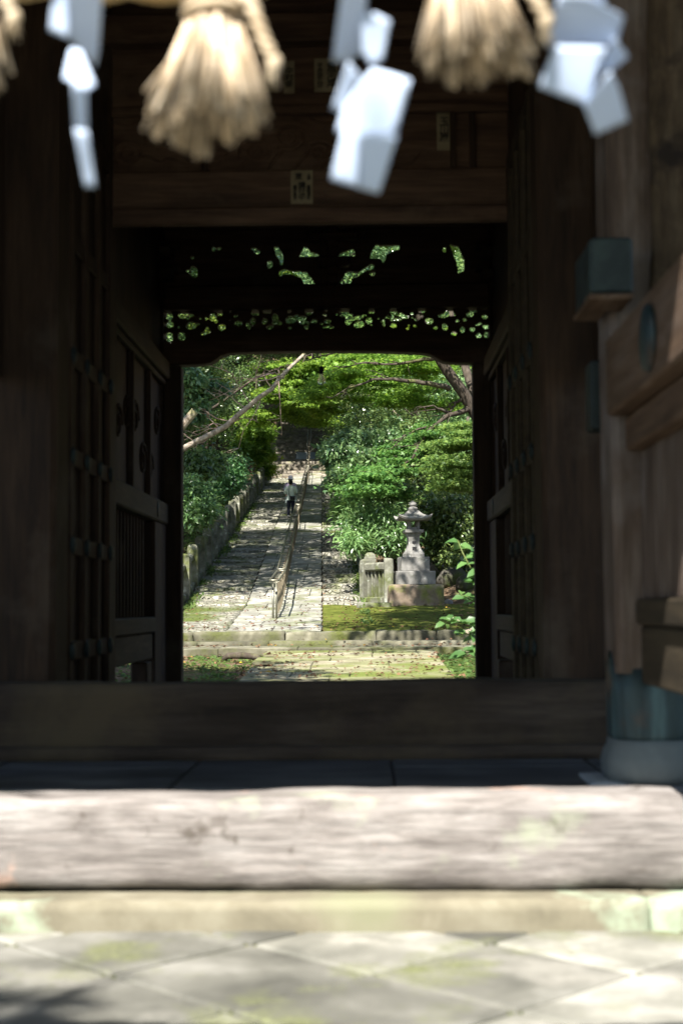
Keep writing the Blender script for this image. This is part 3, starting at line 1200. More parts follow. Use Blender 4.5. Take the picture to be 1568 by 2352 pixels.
def pierced(name, y, th, px0, py0, px1, py1, holes, polys, mat, cell=.0085, lowf=None):
    """board with holes: a fine grid of cells with the pierced ones left out, closed to a thickness"""
    A, B = at(px0, py1, y), at(px1, py0, y)
    nx_, nz_ = int((B.x - A.x) / cell), int((B.z - A.z) / cell)

    def toz(X, Y):
        return at((600 + X / 1.12) * .57414, (900 + Y / 1.12) * .57414, y)
    gx = A.x + (np.arange(nx_) + .5) * (B.x - A.x) / nx_
    gz = A.z + (np.arange(nz_) + .5) * (B.z - A.z) / nz_
    GX, GZ = np.meshgrid(gx, gz, indexing='ij')
    rg = np.random.default_rng(5)
    wob = np.array([[noise.noise(Vector((a * 14, b * 14, 2))) for b in gz] for a in gx])
    op = np.zeros_like(GX, bool)
    k = toz(1, 0).x - toz(0, 0).x
    for (X, Y, a, b) in holes:
        c = toz(X, Y)
        e = ((GX - c.x) / (a * k * 1.16)) ** 2 + ((GZ - c.z) / (b * k * 1.16)) ** 2
        op |= e < 1 + wob * .9
    for pl in polys:
        q = [toz(*p) for p in pl]
        ins = np.zeros_like(op)
        for i in range(len(q)):
            a, b = q[i], q[(i + 1) % len(q)]
            cnd = ((a.z > GZ) != (b.z > GZ))
            with np.errstate(divide='ignore', invalid='ignore'):
                xi = (b.x - a.x) * (GZ - a.z) / (b.z - a.z + 1e-12) + a.x
            ins ^= cnd & (GX < xi)
        op |= ins
    ids, vs, fs = {}, [], []
    ex = A.x + np.arange(nx_ + 1) * (B.x - A.x) / nx_
    ez = A.z + np.arange(nz_ + 1) * (B.z - A.z) / nz_

    def vid(i, j, s):
        if (i, j, s) not in ids:
            ids[(i, j, s)] = len(vs)
            vs.append((ex[i], y + s * th, ez[j]))
        return ids[(i, j, s)]
    sol = ~op
    for i in range(nx_):
        for j in range(nz_):
            if not sol[i, j]:
                continue
            fs.append((vid(i, j, 0), vid(i + 1, j, 0), vid(i + 1, j + 1, 0), vid(i, j + 1, 0)))
            fs.append((vid(i, j, 1), vid(i, j + 1, 1), vid(i + 1, j + 1, 1), vid(i + 1, j, 1)))
            if i == 0 or not sol[i - 1, j]:
                fs.append((vid(i, j, 0), vid(i, j + 1, 0), vid(i, j + 1, 1), vid(i, j, 1)))
            if i == nx_ - 1 or not sol[i + 1, j]:
                fs.append((vid(i + 1, j, 0), vid(i + 1, j, 1), vid(i + 1, j + 1, 1), vid(i + 1, j + 1, 0)))
            if j == 0 or not sol[i, j - 1]:
                fs.append((vid(i, j, 0), vid(i, j, 1), vid(i + 1, j, 1), vid(i + 1, j, 0)))
            if j == nz_ - 1 or not sol[i, j + 1]:
                fs.append((vid(i, j + 1, 0), vid(i + 1, j + 1, 0), vid(i + 1, j + 1, 1), vid(i, j + 1, 1)))
    mb = MB()
    mb.add(vs, fs)
    return gp(mb, name, mat)


H1 = [(85, 400, 15, 20), (160, 405, 35, 12), (88, 448, 18, 12), (185, 450, 20, 16), (85, 500, 15, 20), (140, 498, 13, 17), (238, 488, 12, 8), (256, 476, 13, 8), (283, 412, 13, 16), (313, 393, 13, 12), (320, 455, 16, 13), (290, 386, 6, 4),
      (385, 408, 8, 6), (397, 438, 16, 10), (435, 446, 8, 10), (443, 460, 6, 5), (462, 430, 10, 14), (470, 392, 18, 12), (530, 388, 12, 8), (513, 430, 13, 12), (560, 415, 12, 16), (570, 440, 20, 9), (537, 458, 12, 9), (625, 387, 8, 8), (628, 424, 19, 16),
      (655, 412, 10, 9), (685, 425, 16, 18), (698, 458, 10, 7), (713, 390, 16, 13), (735, 430, 14, 8), (783, 405, 5, 5), (792, 385, 5, 3), (792, 431, 14, 9), (802, 457, 22, 6), (873, 386, 22, 8), (880, 402, 25, 9), (887, 425, 14, 16), (905, 420, 12, 8),
      (930, 414, 14, 9), (953, 407, 6, 6), (940, 445, 22, 14), (980, 428, 14, 14), (992, 385, 11, 9), (1022, 418, 4, 5), (1043, 430, 7, 8), (1065, 411, 11, 7), (1090, 388, 16, 12), (1118, 400, 16, 7), (1142, 410, 15, 7), (1098, 422, 22, 7), (1090, 450, 14, 9),
      (1217, 382, 14, 10), (1253, 431, 16, 13), (1200, 410, 8, 12), (1190, 422, 5, 5), (1185, 451, 9, 4), (1158, 450, 5, 5), (1335, 390, 18, 16), (1320, 405, 25, 7), (1355, 400, 12, 8), (1320, 455, 10, 13), (1362, 484, 11, 8), (1398, 468, 9, 11),
      (1440, 374, 18, 7), (1433, 400, 14, 10), (1410, 424, 7, 6), (1495, 372, 12, 6), (1499, 409, 11, 9), (1465, 446, 11, 5), (1442, 466, 12, 10), (1507, 456, 13, 9), (1472, 494, 11, 10), (1507, 490, 12, 13)]
_hr = random.Random(77)
for _k in range(46):
    H1.append((_hr.uniform(90, 1500), _hr.uniform(380, 462), _hr.uniform(4, 9), _hr.uniform(3, 7)))
pierced("pierced_frieze", 13.36, .05, 372, 702, 1130, 800, H1, [], WOODX)
H2 = [(538, 177, 11, 15), (997, 217, 12, 10), (285, 105, 8, 9), (310, 105, 10, 7), (462, 107, 12, 8), (478, 118, 12, 9), (190, 145, 7, 6), (192, 212, 17, 24), (168, 204, 7, 6), (1318, 110, 6, 10)]
PL2 = [[(668, 138), (690, 95), (705, 100), (720, 120), (755, 128), (757, 141), (668, 141)], [(835, 138), (860, 122), (895, 108), (912, 108), (920, 135), (910, 139)],
       [(572, 222), (580, 205), (600, 195), (640, 205), (700, 208), (740, 262), (690, 263), (680, 240), (640, 222), (600, 222), (585, 230)],
       [(848, 262), (880, 208), (935, 208), (990, 172), (1005, 180), (1000, 195), (960, 210), (945, 225), (905, 240), (895, 262)],
       [(555, 97), (575, 97), (597, 135), (597, 178), (580, 178), (580, 155), (565, 140)],
       [(985, 150), (990, 120), (1010, 88), (1050, 88), (1118, 88), (1115, 108), (1090, 118), (1060, 130), (1050, 165), (1040, 168), (1030, 150)],
       [(1340, 85), (1380, 95), (1405, 150), (1405, 205), (1380, 215), (1375, 170), (1350, 110)]]
pierced("pierced_transom", 13.36, .05, 372, 505, 1130, 668, H2, PL2, WOODX)
mb = MB()
mb.box(XL, XR, 13.27, 13.5, zz(706, 13.27), zz(652, 13.27), .012)
gp(mb, "tie_beam", WOODX)
mb = MB()
mb.box(XL, XR, 13.3, 13.5, zz(522, 13.3), 6.3, .012)
gp(mb, "rear_head_board", WOODX)
# bracket set in the middle of the transom and corbels at its ends
mb = MB()
c = at(765, 600, 13.3)
mb.box(c.x - .05, c.x + .05, 13.22, 13.35, zz(652, 13.27), zz(520, 13.27), .012)
mb.box(c.x - .16, c.x + .16, 13.20, 13.35, zz(612, 13.27), zz(590, 13.27), .02)
mb.box(c.x - .24, c.x + .24, 13.20, 13.35, zz(552, 13.27), zz(535, 13.27), .02)
gp(mb, "bracket", WOODX)
for px in (374, 1128):
    s = 1 if px < 700 else -1
    for py in (582, 632):
        mb = MB()
        p = at(px, py, 13.25)
        mb.box(p.x - s * .02, p.x + s * .10, 13.12, 13.35, p.z - .05, p.z + .045, .014)
        mb.box(p.x + s * .04, p.x + s * .16, 13.16, 13.35, p.z + .046, p.z + .075, .01)
        gp(mb, "corbel", WOODY)

# side walls of the rear bay
for s in (-1, 1):
    xw = XC + s * 1.545

    def sb(mb, off0, off1, y0, y1, z0, z1, ch=.01):
        a, b = xw - s * off0, xw - s * off1
        mb.box(min(a, b), max(a, b), y0, y1, z0, z1, ch)
    mb = MB()
    sb(mb, -.06, -.02, 9.95, 13.25, 2.08, 6.2)
    gp(mb, "side_wall", WOOD)
    mb = MB()
    sb(mb, -.02, .06, 9.96, 13.24, 2.08, 2.28, .015)
    rail = gp(mb, "side_beam", WOODY)
    mb = MB()
    mb.lathe((xw - s * .06, 12.6, 2.18), [(.07, -.006), (.075, .004), (.02, .010)], 20, True, rot=Matrix.Rotation(R(90 * -s), 3, 'Y'))
    gp(mb, "round_fitting", VERDDARK, rail)
    mb = MB()
    sb(mb, -.02, .075, 9.96, 13.24, 3.45, 3.62, .015)
    sb(mb, -.02, .035, 9.96, 13.24, 3.40, 3.447, .01)
    gp(mb, "side_beam", WOODY)
    for y in (10.55, 11.45, 12.35):
        mb = MB()
        sb(mb, -.02, .03, y, y + .06, 2.282, 3.398, .008)
        gp(mb, "stile", WOOD)
    cr2 = random.Random(3)
    for k in range(8):
        yc, zc = 10.2 + k * .4, 2.55 + .55 * cr2.random()
        path = []
        for i in range(22):
            q = i * .5
            rr = .16 * (1 - i / 26)
            path.append((xw + s * .012, yc + rr * math.cos(q), zc + rr * math.sin(q)))
        mb = MB()
        mb.tube(path, [.016 - .0004 * i for i in range(22)], 5)
        gp(mb, "carving", WOOD)
    mb = MB()
    for k in range(15):
        y = 10.05 + k * .155
        sb(mb, -.045, -.012, y, y + .035, 1.23, 2.08, .004)
    gp(mb, "lattice", WOOD)
    mb = MB()
    sb(mb, -.12, -.09, 9.95, 13.25, .95, 2.1)
    gp(mb, "lattice_backing", WOOD)
    mb = MB()
    sb(mb, -.02, .05, 9.96, 12.55, 1.09, 1.228, .014)
    gp(mb, "side_beam", WOODY)
    mb = MB()
    sb(mb, -.03, .02, 9.96, 12.55, .86, 1.088, .01)
    gp(mb, "lower_board", WOODY)
    mb = MB()
    sb(mb, -.035, .10, 11.74, 11.98, GF - .02, .858, .01)
    gp(mb, "short_post", WOOD)
    mb = MB()
    sb(mb, -.12, .04, 12.56, 13.24, GF - .02, 2.078, .01)
    gp(mb, "corner_board", WOOD)
    # wall beside the door and blind bay in front
    mb = MB()
    sb(mb, -.16, -.10, 8.24, 9.64, GF, 6.2)
    gp(mb, "side_wall", WOOD)
    mb = MB()
    sb(mb, -.2, -.1, 6.7, 7.86, 2.6, 6.0)
    gp(mb, "side_wall", WOOD)
    # outer bays that shut the sides of the gate
    mb = MB()
    a, b = xw + s * .18, xw + s * 2.9
    mb.box(min(a, b), max(a, b), 7.95, 8.05, GF, 6.2, .01)
    gp(mb, "wing_wall", WOOD)
    mb = MB()
    mb.box(min(a, b), max(a, b), 13.36, 13.44, 1.35 if s < 0 else GF, 6.2, .01)
    gp(mb, "wing_wall", WOOD)
    # open door leaf folded back against the wall
    mb = MB()
    sb(mb, .13, .155, 8.30, 9.58, GF + .12, 4.35)
    leaf = gp(mb, "door_leaf", WOOD)
    mb = MB()
    for y in (8.28, 8.70, 9.12, 9.50):
        sb(mb, .156, .195, y, y + .09, GF + .10, 4.37, .008)
    for z in (GF + .10, 1.0, 1.62, 2.15, 2.75, 3.45, 4.26):
        for (ya, yb) in ((8.372, 8.698), (8.792, 9.118), (9.212, 9.498)):
            sb(mb, .156, .188, ya, yb, z, z + .11, .008)
    gp(mb, "door_frame", WOODY if s > 0 else WOOD, leaf)
    for y in (8.325, 8.745, 9.165, 9.545):
        for z in (1.055, 1.675, 2.205, 2.805):
            mb = MB()
            mb.lathe((xw - s * .195, y, z), [(.052, -.004), (.055, .006), (.03, .018), (.001, .022)], 14, True, rot=Matrix.Rotation(R(90 * -s), 3, 'Y'))
            gp(mb, "stud", VERDDARK, leaf)

# ceiling and roof
mb = MB()
for k in range(24):
    y = 6.4 + k * .305
    mb.box(XC - 1.7, XC + 1.7, y, y + .298, 5.82, 5.85, .004)
gp(mb, "ceiling", WOOD)
EAVE_F, EAVE_R = 2.74, 14.1
ROOFP = [(EAVE_F, 5.20), (4.2, 5.72), (6.5, 6.65), (8.2, 7.75), (9.6, 9.0), (11.0, 7.9), (12.8, 6.8), (13.4, 6.4), (EAVE_R, 6.0)]
mb = MB()
vs, fs = [], []
nx = 12
for (y, z) in ROOFP:
    for i in range(nx + 1):
        x = XC - 6.0 + 12.0 * i / nx
        k = abs(i / nx * 2 - 1)
        vs.append((x, y, z + .35 * k ** 4))
n = nx + 1
m_ = len(vs)
vs += [(x, y, z - .16) for x, y, z in vs]
for j in range(len(ROOFP) - 1):
    for i in range(nx):
        q = (j * n + i, j * n + i + 1, (j + 1) * n + i + 1, (j + 1) * n + i)
        fs.append(q)
        fs.append(tuple(k + m_ for k in reversed(q)))
for j in range(len(ROOFP) - 1):
    for i in (0, nx):
        fs.append((j * n + i, (j + 1) * n + i, (j + 1) * n + i + m_, j * n + i + m_))
for i in range(nx):
    for j in (0, len(ROOFP) - 1):
        fs.append((j * n + i, j * n + i + 1, j * n + i + 1 + m_, j * n + i + m_))
mb.add(vs, fs)
roof = gp(mb, "roof", VERDDARK)
mb = MB()
mb.box(XC - 6.0, XC + 6.0, 9.35, 9.85, 8.95, 9.45, .05)
gp(mb, "ridge", VERDDARK, roof)
mb = MB()
for k in range(38):
    x = XC - 5.7 + k * .31
    for (ya, za), (yb, zb_) in (((3.1, 5.10), (6.5, 6.40)), ((12.6, 6.62), (13.9, 6.05))):
        mb.tube([(x, ya, za), (x, yb, zb_)], .045, 4, True, False)
gp(mb, "rafter", WOODY, roof)["kind"] = "stuff"

# ------------------------------------------------------------------ lamp bulb hanging inside
bp = at(738, 868, 12.0)
bulb = thing("light_bulb", "unlit pale glass light bulb hanging in the gate opening", "light bulb", (bp.x, 12.0, bp.z))
mb = MB()
mb.lathe((0, 0, 0), [(.004, -.062), (.016, -.059), (.027, -.048), (.031, -.030), (.029, -.012), (.022, .006), (.016, .022), (.0155, .03)], 20)
BULB = bpy.data.materials.new("clear_bulb_glass")
BULB.use_nodes = True
_p = BULB.node_tree.nodes['Principled BSDF']
_p.inputs['Base Color'].default_value = (.97, .98, .90, 1)
_p.inputs['Transmission Weight'].default_value = .9
_p.inputs['Roughness'].default_value = .25
_p.inputs['IOR'].default_value = 1.12
mb.build("glass", BULB, bulb)
mb = MB()
mb.lathe((0, 0, 0), [(.017, .03), (.019, .034), (.019, .06), (.024, .064), (.024, .085), (.012, .096), (.004, .10)], 18)
mb.build("socket", INK, bulb)
mb = MB()
mb.tube([(0, 0, .098), (.004, 0, .6), (0, 0, 1.4), (0, 0, 5.80 - bp.z)], .0028, 6)
mb.build("cord", INK, bulb)

# ------------------------------------------------------------------ straw rope with its posts
RY = 2.50
rp0, rp1 = -2.05, 1.75


def rope_z(x):
    d = abs(x + .42)
    return at(325, 4, RY).z + .062 + (.16 * d * d if d < .5 else .04 + .10 * (d - .5))


post_label = {-1: "plain cedar pole holding up the left end of the straw rope", 1: "plain cedar pole holding up the right end of the straw rope"}
for s, x in ((-1, rp0), (1, rp1)):
    p = thing("rope_pole", post_label[s], "pole", (x, RY, 0), "poles carrying the straw rope")
    mb = MB()
    mb.tube([(0, 0, -.05), (.004, 0, 1.2), (0, 0, 2.72)], [.055, .052, .048], 14)
    mb.build("shaft", PORCH, p)
    mb = MB()
    mb.lathe((0, 0, 0), [(.058, 2.68), (.06, 2.70), (.052, 2.75), (.02, 2.77)], 14)
    mb.build("cap", VERDDARK, p)
rope = MB()
n = 150
for strand in range(3):
    path = []
    for i in range(n + 1):
        x = rp0 + .03 + (rp1 - rp0 - .06) * i / n
        a = i * .36 + strand * 2.094
        rr = .032
        path.append((x, RY + rr * math.cos(a), rope_z(x) + rr * math.sin(a)))
    rope.tube(path, .030, 8)
ro = rope.build("straw_rope", GOLDROPE)
tag(ro, "thick golden twisted straw rope stretched across the top in front of the gate", "rope")


def tassel(px_b, py_b, height, r_top, r_bot, lean, label, seed, cord_side=1, wide=1.0):
    b = at(px_b, py_b, RY)
    t = Vector((b.x + lean, RY, rope_z(b.x + lean) - .045))
    r = random.Random(seed)
    root = thing("straw_tassel", label, "tassel", (b.x, RY, b.z), "straw tassels hanging from the rope")
    O = (b.x, RY, b.z)
    top_z = b.z + height
    ax = Vector((t.x, RY, top_z))
    mb = MB()
    nb = 19
    bun = [(2 * math.pi * (q + r.uniform(-.3, .3)) / nb, r.uniform(.86, 1.10), r.uniform(-.020, .020), r.uniform(-.12, .12)) for q in range(nb)]
    for k in range(520):
        ba, bq, bz, tw = bun[k % nb]
        a = ba + r.gauss(0, .075)
        inner = k > 440
        q = r.uniform(.70, .9) if inner else bq * r.uniform(.92, 1.06)
        rt, rb = r_top * min(q, 1.0), r_bot * q
        p0 = ax + Vector((rt * math.cos(a), rt * math.sin(a), r.uniform(-.01, .03)))
        a2 = a + tw + r.gauss(0, .05)
        end = Vector((b.x + rb * math.cos(a2), RY + rb * math.sin(a2), b.z + bz + r.uniform(-.014, .018) + (.02 if inner else 0)))
        if r.random() < .05:
            end += Vector((math.cos(a2) * .022, math.sin(a2) * .022, .012))
        mid = p0.lerp(end, .5) + Vector((math.cos(a), math.sin(a), 0)) * (r.uniform(-.010, .002))
        w = r.uniform(.0022, .0050)
        mb.tube([p0, mid, end], [w * .8, w, w * .9], 4, True, True)
    mb.build("straw_skirt", STRAW, root, O)
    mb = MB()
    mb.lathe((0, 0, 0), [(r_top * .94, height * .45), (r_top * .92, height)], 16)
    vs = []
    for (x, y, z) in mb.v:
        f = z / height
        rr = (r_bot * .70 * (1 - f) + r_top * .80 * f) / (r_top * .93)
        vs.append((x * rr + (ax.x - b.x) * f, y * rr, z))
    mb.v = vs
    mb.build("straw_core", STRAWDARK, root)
    mb = MB()
    for k in range(3):
        path = [(ax.x - b.x + (r_top + .012) * math.cos(q * .35), (r_top + .012) * math.sin(q * .35), height + .002 + k * .018 + q * .0008) for q in range(19)]
        mb.tube(path, .0105, 7)
    bd = mb.build("binding", ROPEM, root)
    mb = MB()
    x0 = ax.x - b.x + cord_side * (r_top + .01)
    path = [(x0, -.03, height + .03), (x0 + cord_side * .022, -.05, height + .012), (x0 + cord_side * .034, -.052, height - .028), (x0 + cord_side * .045, -.05, height - .06), (x0 + cord_side * .058, -.048, height - .085)]
    fine = [Vector(path[0])]
    for i in range(len(path) - 1):
        for q in range(1, 6):
            fine.append(Vector(path[i]).lerp(Vector(path[i + 1]), q / 5))
    for sd in (0, math.pi):
        mb.tube([p + Vector((.0065 * math.cos(sd + i * .9), .0065 * math.sin(sd + i * .9), 0)) for i, p in enumerate(fine)], .0085, 7)
    for q in range(14):
        e = Vector(path[-1]) + Vector((r.uniform(-.012, .016), r.uniform(-.012, .012), -.045 + r.uniform(-.012, .01)))
        mb.tube([Vector(path[-1]), e], [.0025, .0018], 4)
    mb.lathe((path[-1][0] + cord_side * .004, path[-1][1], path[-1][2] - .012), [(.007, -.022), (.012, -.010), (.0145, .0), (.012, .010), (.005, .016)], 10)
    mb.build("knotted_cord", ROPEM, root)
    mb = MB()
    mb.tube([(ax.x - b.x, 0, height - .01), (ax.x - b.x, 0, rope_z(ax.x) - b.z + .02)], [r_top * .7, .03], 10)
    mb.build("neck", STRAW, root)
    return root


tassel(478, 292, .195, .038, .088, .012, "straw tassel with a knotted cord at its right side, hanging in the upper middle left", 1, 1)
tassel(1093, 148, .155, .060, .084, -.012, "fuller straw tassel hanging between two paper streamers at the upper right", 2, 1)
tassel(-118, 190, .195, .038, .088, .02, "straw tassel mostly cut off by the left edge of the picture", 3, 1)

# ------------------------------------------------------------------ folded paper streamers
PAPER = bpy.data.materials.new("folded_paper_sky_tint")
PAPER.use_nodes = True
_n = PAPER.node_tree
_b = _n.nodes['Principled BSDF']
_b.inputs['Base Color'].default_value = (.60, .72, .93, 1)  # white paper, with the blue of skylit shade mixed into its colour
_b.inputs['Roughness'].default_value = .75
_b.inputs['Specular IOR Level'].default_value = .2
_t = _n.nodes.new('ShaderNodeBsdfTranslucent')
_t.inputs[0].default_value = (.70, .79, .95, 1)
_m = _n.nodes.new('ShaderNodeMixShader')
_m.inputs[0].default_value = .12
_n.links.new(_b.outputs[0], _m.inputs[1])
_n.links.new(_t.outputs[0], _m.inputs[2])
_n.links.new(_m.outputs[0], _n.nodes['Material Output'].inputs[0])


def streamer(label, sheets, hang):
    h = at(hang[0], hang[1], RY)
    O = (h.x, RY, rope_z(h.x))
    root = thing("paper_streamer", label, "paper streamer", O, "folded paper streamers hanging from the rope")
    for poly, tilt, y0 in sheets:
        ys = [p[1] for p in poly]
        ya, yb = min(ys), max(ys)
        pts = []
        cx = sum(p[0] for p in poly) / len(poly)
        for (px, py) in poly:
            f = (py - ya) / (yb - ya)
            d = RY + y0 - tilt * (f - .5) * (yb - ya) / 1307.0
            pts.append(at(px, py, d))
        n = len(pts)
        cen = sum(pts, Vector()) / n
        nor = Vector((0, 0, 0))
        for i in range(n):
            nor += (pts[i] - cen).cross(pts[(i + 1) % n] - cen)
        nor.normalize()
        vs, fs = [], []
        rings = 5
        for sd in (0, 1):
            for rg in range(1, rings + 1):
                for i in range(n):
                    for q in range(4):
                        p = pts[i].lerp(pts[(i + 1) % n], q / 4)
                        p = cen.lerp(p, rg / rings)
                        bend = .006 * noise.noise(p * 9 + Vector((px, 0, 0)))
                        vs.append(tuple(p + nor * (bend + sd * .0012)))
        n4 = n * 4
        half = rings * n4
        for sd in (0, 1):
            for rg in range(rings - 1):
                for i in range(n4):
                    j = (i + 1) % n4
                    fs.append((sd * half + rg * n4 + i, sd * half + rg * n4 + j, sd * half + (rg + 1) * n4 + j, sd * half + (rg + 1) * n4 + i))
            fs.append(tuple(sd * half + i for i in range(n4)))
        e = (rings - 1) * n4
        for i in range(n4):
            j = (i + 1) % n4
            fs.append((e + i, e + j, half + e + j, half + e + i))
        mb = MB()
        mb.add(vs, fs, True)
        fix_normals(mb.build("folded_sheet", PAPER, root, O))
    return root


SH, LT = -.95, .55        # leaning forward (own shade) or back towards the sun
streamer("thin paper streamer twisting down beside the left post", [
    ([(150, -40), (237, -40), (227, 120), (220, 155), (160, 90), (155, 40)], SH, 0), ([(125, -40), (160, -40), (157, 90), (112, 70)], -.35, -.012),
    ([(162, 112), (187, 115), (220, 195), (200, 210), (145, 180)], -.05, -.02), ([(167, 190), (200, 200), (202, 300), (172, 305)], SH * .8, -.01), ([(172, 295), (202, 300), (220, 430), (195, 430)], -.5, -.015)], (190, 0))
streamer("long zigzag paper streamer hanging in the middle", [
    ([(787, -40), (763, 138), (793, 146), (832, 122), (845, -40)], SH, .01), ([(832, 32), (862, 30), (896, 47), (880, 138), (852, 154), (832, 122)], -.4, -.004),
    ([(800, 142), (832, 182), (816, 194), (787, 259), (761, 251)], SH * .6, .006), ([(856, 156), (944, 182), (908, 315), (864, 319), (771, 303), (787, 247), (832, 182)], -.28, -.014),
    ([(787, 300), (822, 300), (822, 430), (759, 412)], -.3, -.004), ([(821, 303), (912, 312), (870, 444), (820, 431)], SH * .7, .002)], (815, 0))
streamer("short broad paper streamer with overlapping folds at the upper right", [
    ([(1283, -10), (1346, -12), (1433, 40), (1418, 92), (1358, 125), (1248, 107)], SH, -.012), ([(1273, 105), (1390, 108), (1349, 243), (1236, 200)], -.45, .004),
    ([(1408, 85), (1443, 132), (1408, 162), (1373, 165)], SH, .016), ([(1400, 160), (1420, 200), (1442, 277), (1366, 310), (1339, 240)], SH * .9, .022), ([(1360, -60), (1400, -60), (1385, 12), (1350, 10)], SH, .0)], (1340, 0))
# ------------------------------------------------------------------ stone lantern
lp = at(950, 1387, 35.25)
LZ = zb(35.25) - .02
lan = thing("stone_lantern", "tall pale stone lantern with curved roof on a stepped pedestal beside the path", "lantern", (lp.x, 35.25, LZ), None, R(7))
K = 35.25 / FPX


def lh(py):
    return CAM_Z + (1395 - py) * K - LZ + .012


mb = MB()
mb.rough(-.70, .66, -.66, .70, -.25, lh(1346), .10, .02, .03, 2)
mb.build("plinth", PLINTHM, lan)
mb = MB()
mb.obox((0, 0, (lh(1346) + lh(1315)) / 2), (.475, .475, (lh(1315) - lh(1346)) / 2), None, .012)
mb.build("lower_block", GRANITE, lan)
mb = MB()
mb.obox((0, 0, (lh(1315) + lh(1282.5)) / 2 + .001), (.352, .352, (lh(1282.5) - lh(1315)) / 2), None, .012)
mb.build("upper_block", GRANITE, lan)
mb = MB()
h0, h1 = lh(1282.5), lh(1228)
sec = [(.236, .236, h0 + .002), (.236, .236, lh(1275)), (.228, .228, lh(1274))]
for i in range(1, 15):
    t = i / 14
    z = lh(1274) + (lh(1236) - lh(1274)) * t
    w = .112 + .112 * (1 - t) ** 2.3 + .035 * max(0, t - .55) / .45
    sec.append((w, w, z))
sec += [(.175, .175, lh(1230)), (.18, .18, lh(1228.5))]
mb.loft((0, 0, 0), sec)
st = mb.build("shaft", GRANITE, lan)
for (ch, py, sz) in (("奉", 1249, .115), ("献", 1264, .115)):
    t = (lh(py) - lh(1274)) / (lh(1236) - lh(1274))
    w = .112 + .112 * (1 - t) ** 2.3 + .035 * max(0, t - .55) / .45
    sl_ = .112 * 2.3 * (1 - t) ** 1.3 / (lh(1236) - lh(1274))
    text_mesh(ch, sz, "carved_character", INK, (0, -w - .004, lh(py)), (R(90) - math.atan(sl_), 0, 0), st, (0, 0, 0), .004)
mb = MB()
mb.loft((0, 0, 0), [(.18, .18, lh(1228.4)), (.222, .222, lh(1227)), (.228, .228, lh(1226)), (.228, .228, lh(1220)), (.222, .222, lh(1219.5))])
mb.build("platform", GRANITE, lan)
mb = MB()
zf0, zf1 = lh(1219.4), lh(1196)
hb = .145
for sx in (-1, 1):
    for sy in (-1, 1):
        mb.obox((sx * (hb - .03), sy * (hb - .03), (zf0 + zf1) / 2), (.03, .03, (zf1 - zf0) / 2), None, .005)
for a in range(4):
    m = Matrix.Rotation(R(90 * a), 3, 'Z')
    for (z0, z1) in ((zf0, zf0 + .055), (zf1 - .04, zf1)):
        mb.obox(m @ Vector((0, -(hb - .035), (z0 + z1) / 2)), (hb - .061, .022, (z1 - z0) / 2), m, .004)
    for xx in (-1, 1):
        mb.obox(m @ Vector((xx * .072, -(hb - .045), (zf0 + zf1) / 2)), (.012, .012, (zf1 - zf0) / 2 - .056), m, .003)
mb.build("firebox", GRANITE, lan)
# roof with lifted corners
mb = MB()
vs, fs = [], []
levels = [(0.0, .40, 1), (.045, .425, 1.15), (.06, .41, 1.1), (.075, .35, .62), (.105, .285, .30), (.15, .225, .10), (.20, .175, 0), (.255, .125, 0)]
nseg = 10
zr = lh(1199)
loop = []
for e in range(4):
    for k in range(nseg):
        loop.append((e, -1 + 2 * k / nseg))
for li, (dz, hw, lift) in enumerate([(-.012, .16, 0)] + levels):
    for (e, u) in loop:
        m = Matrix.Rotation(R(90 * e), 3, 'Z')
        corner = abs(u) ** 2.6
        inset = .03 * (1 - abs(u) ** 2) * (1 if li in (1, 2, 3) else 0)
        p = m @ Vector((u * hw, -(hw - inset * .5), 0))
        lz = dz + .085 * corner * lift
        vs.append((p.x, p.y, zr + lz))
n = len(loop)
for i in range(len(levels)):
    for k in range(n):
        k2 = (k + 1) % n
        fs.append((i * n + k, i * n + k2, (i + 1) * n + k2, (i + 1) * n + k))
fs.append(tuple(range(n - 1, -1, -1)))
fs.append(tuple(len(levels) * n + k for k in range(n)))
mb.add(vs, fs, False)
mb.build("roof", GRANITE, lan)
zt = zr + .255
mb = MB()
mb.lathe((0, 0, zt), [(.10, -.004), (.118, .012), (.12, .05), (.112, .075), (.075, .09), (.055, .10), (.06, .112), (.085, .125), (.094, .15), (.09, .18), (.06, .215), (.025, .24), (.004, .255)], 24)
mb.build("finial", GRANITE, lan)

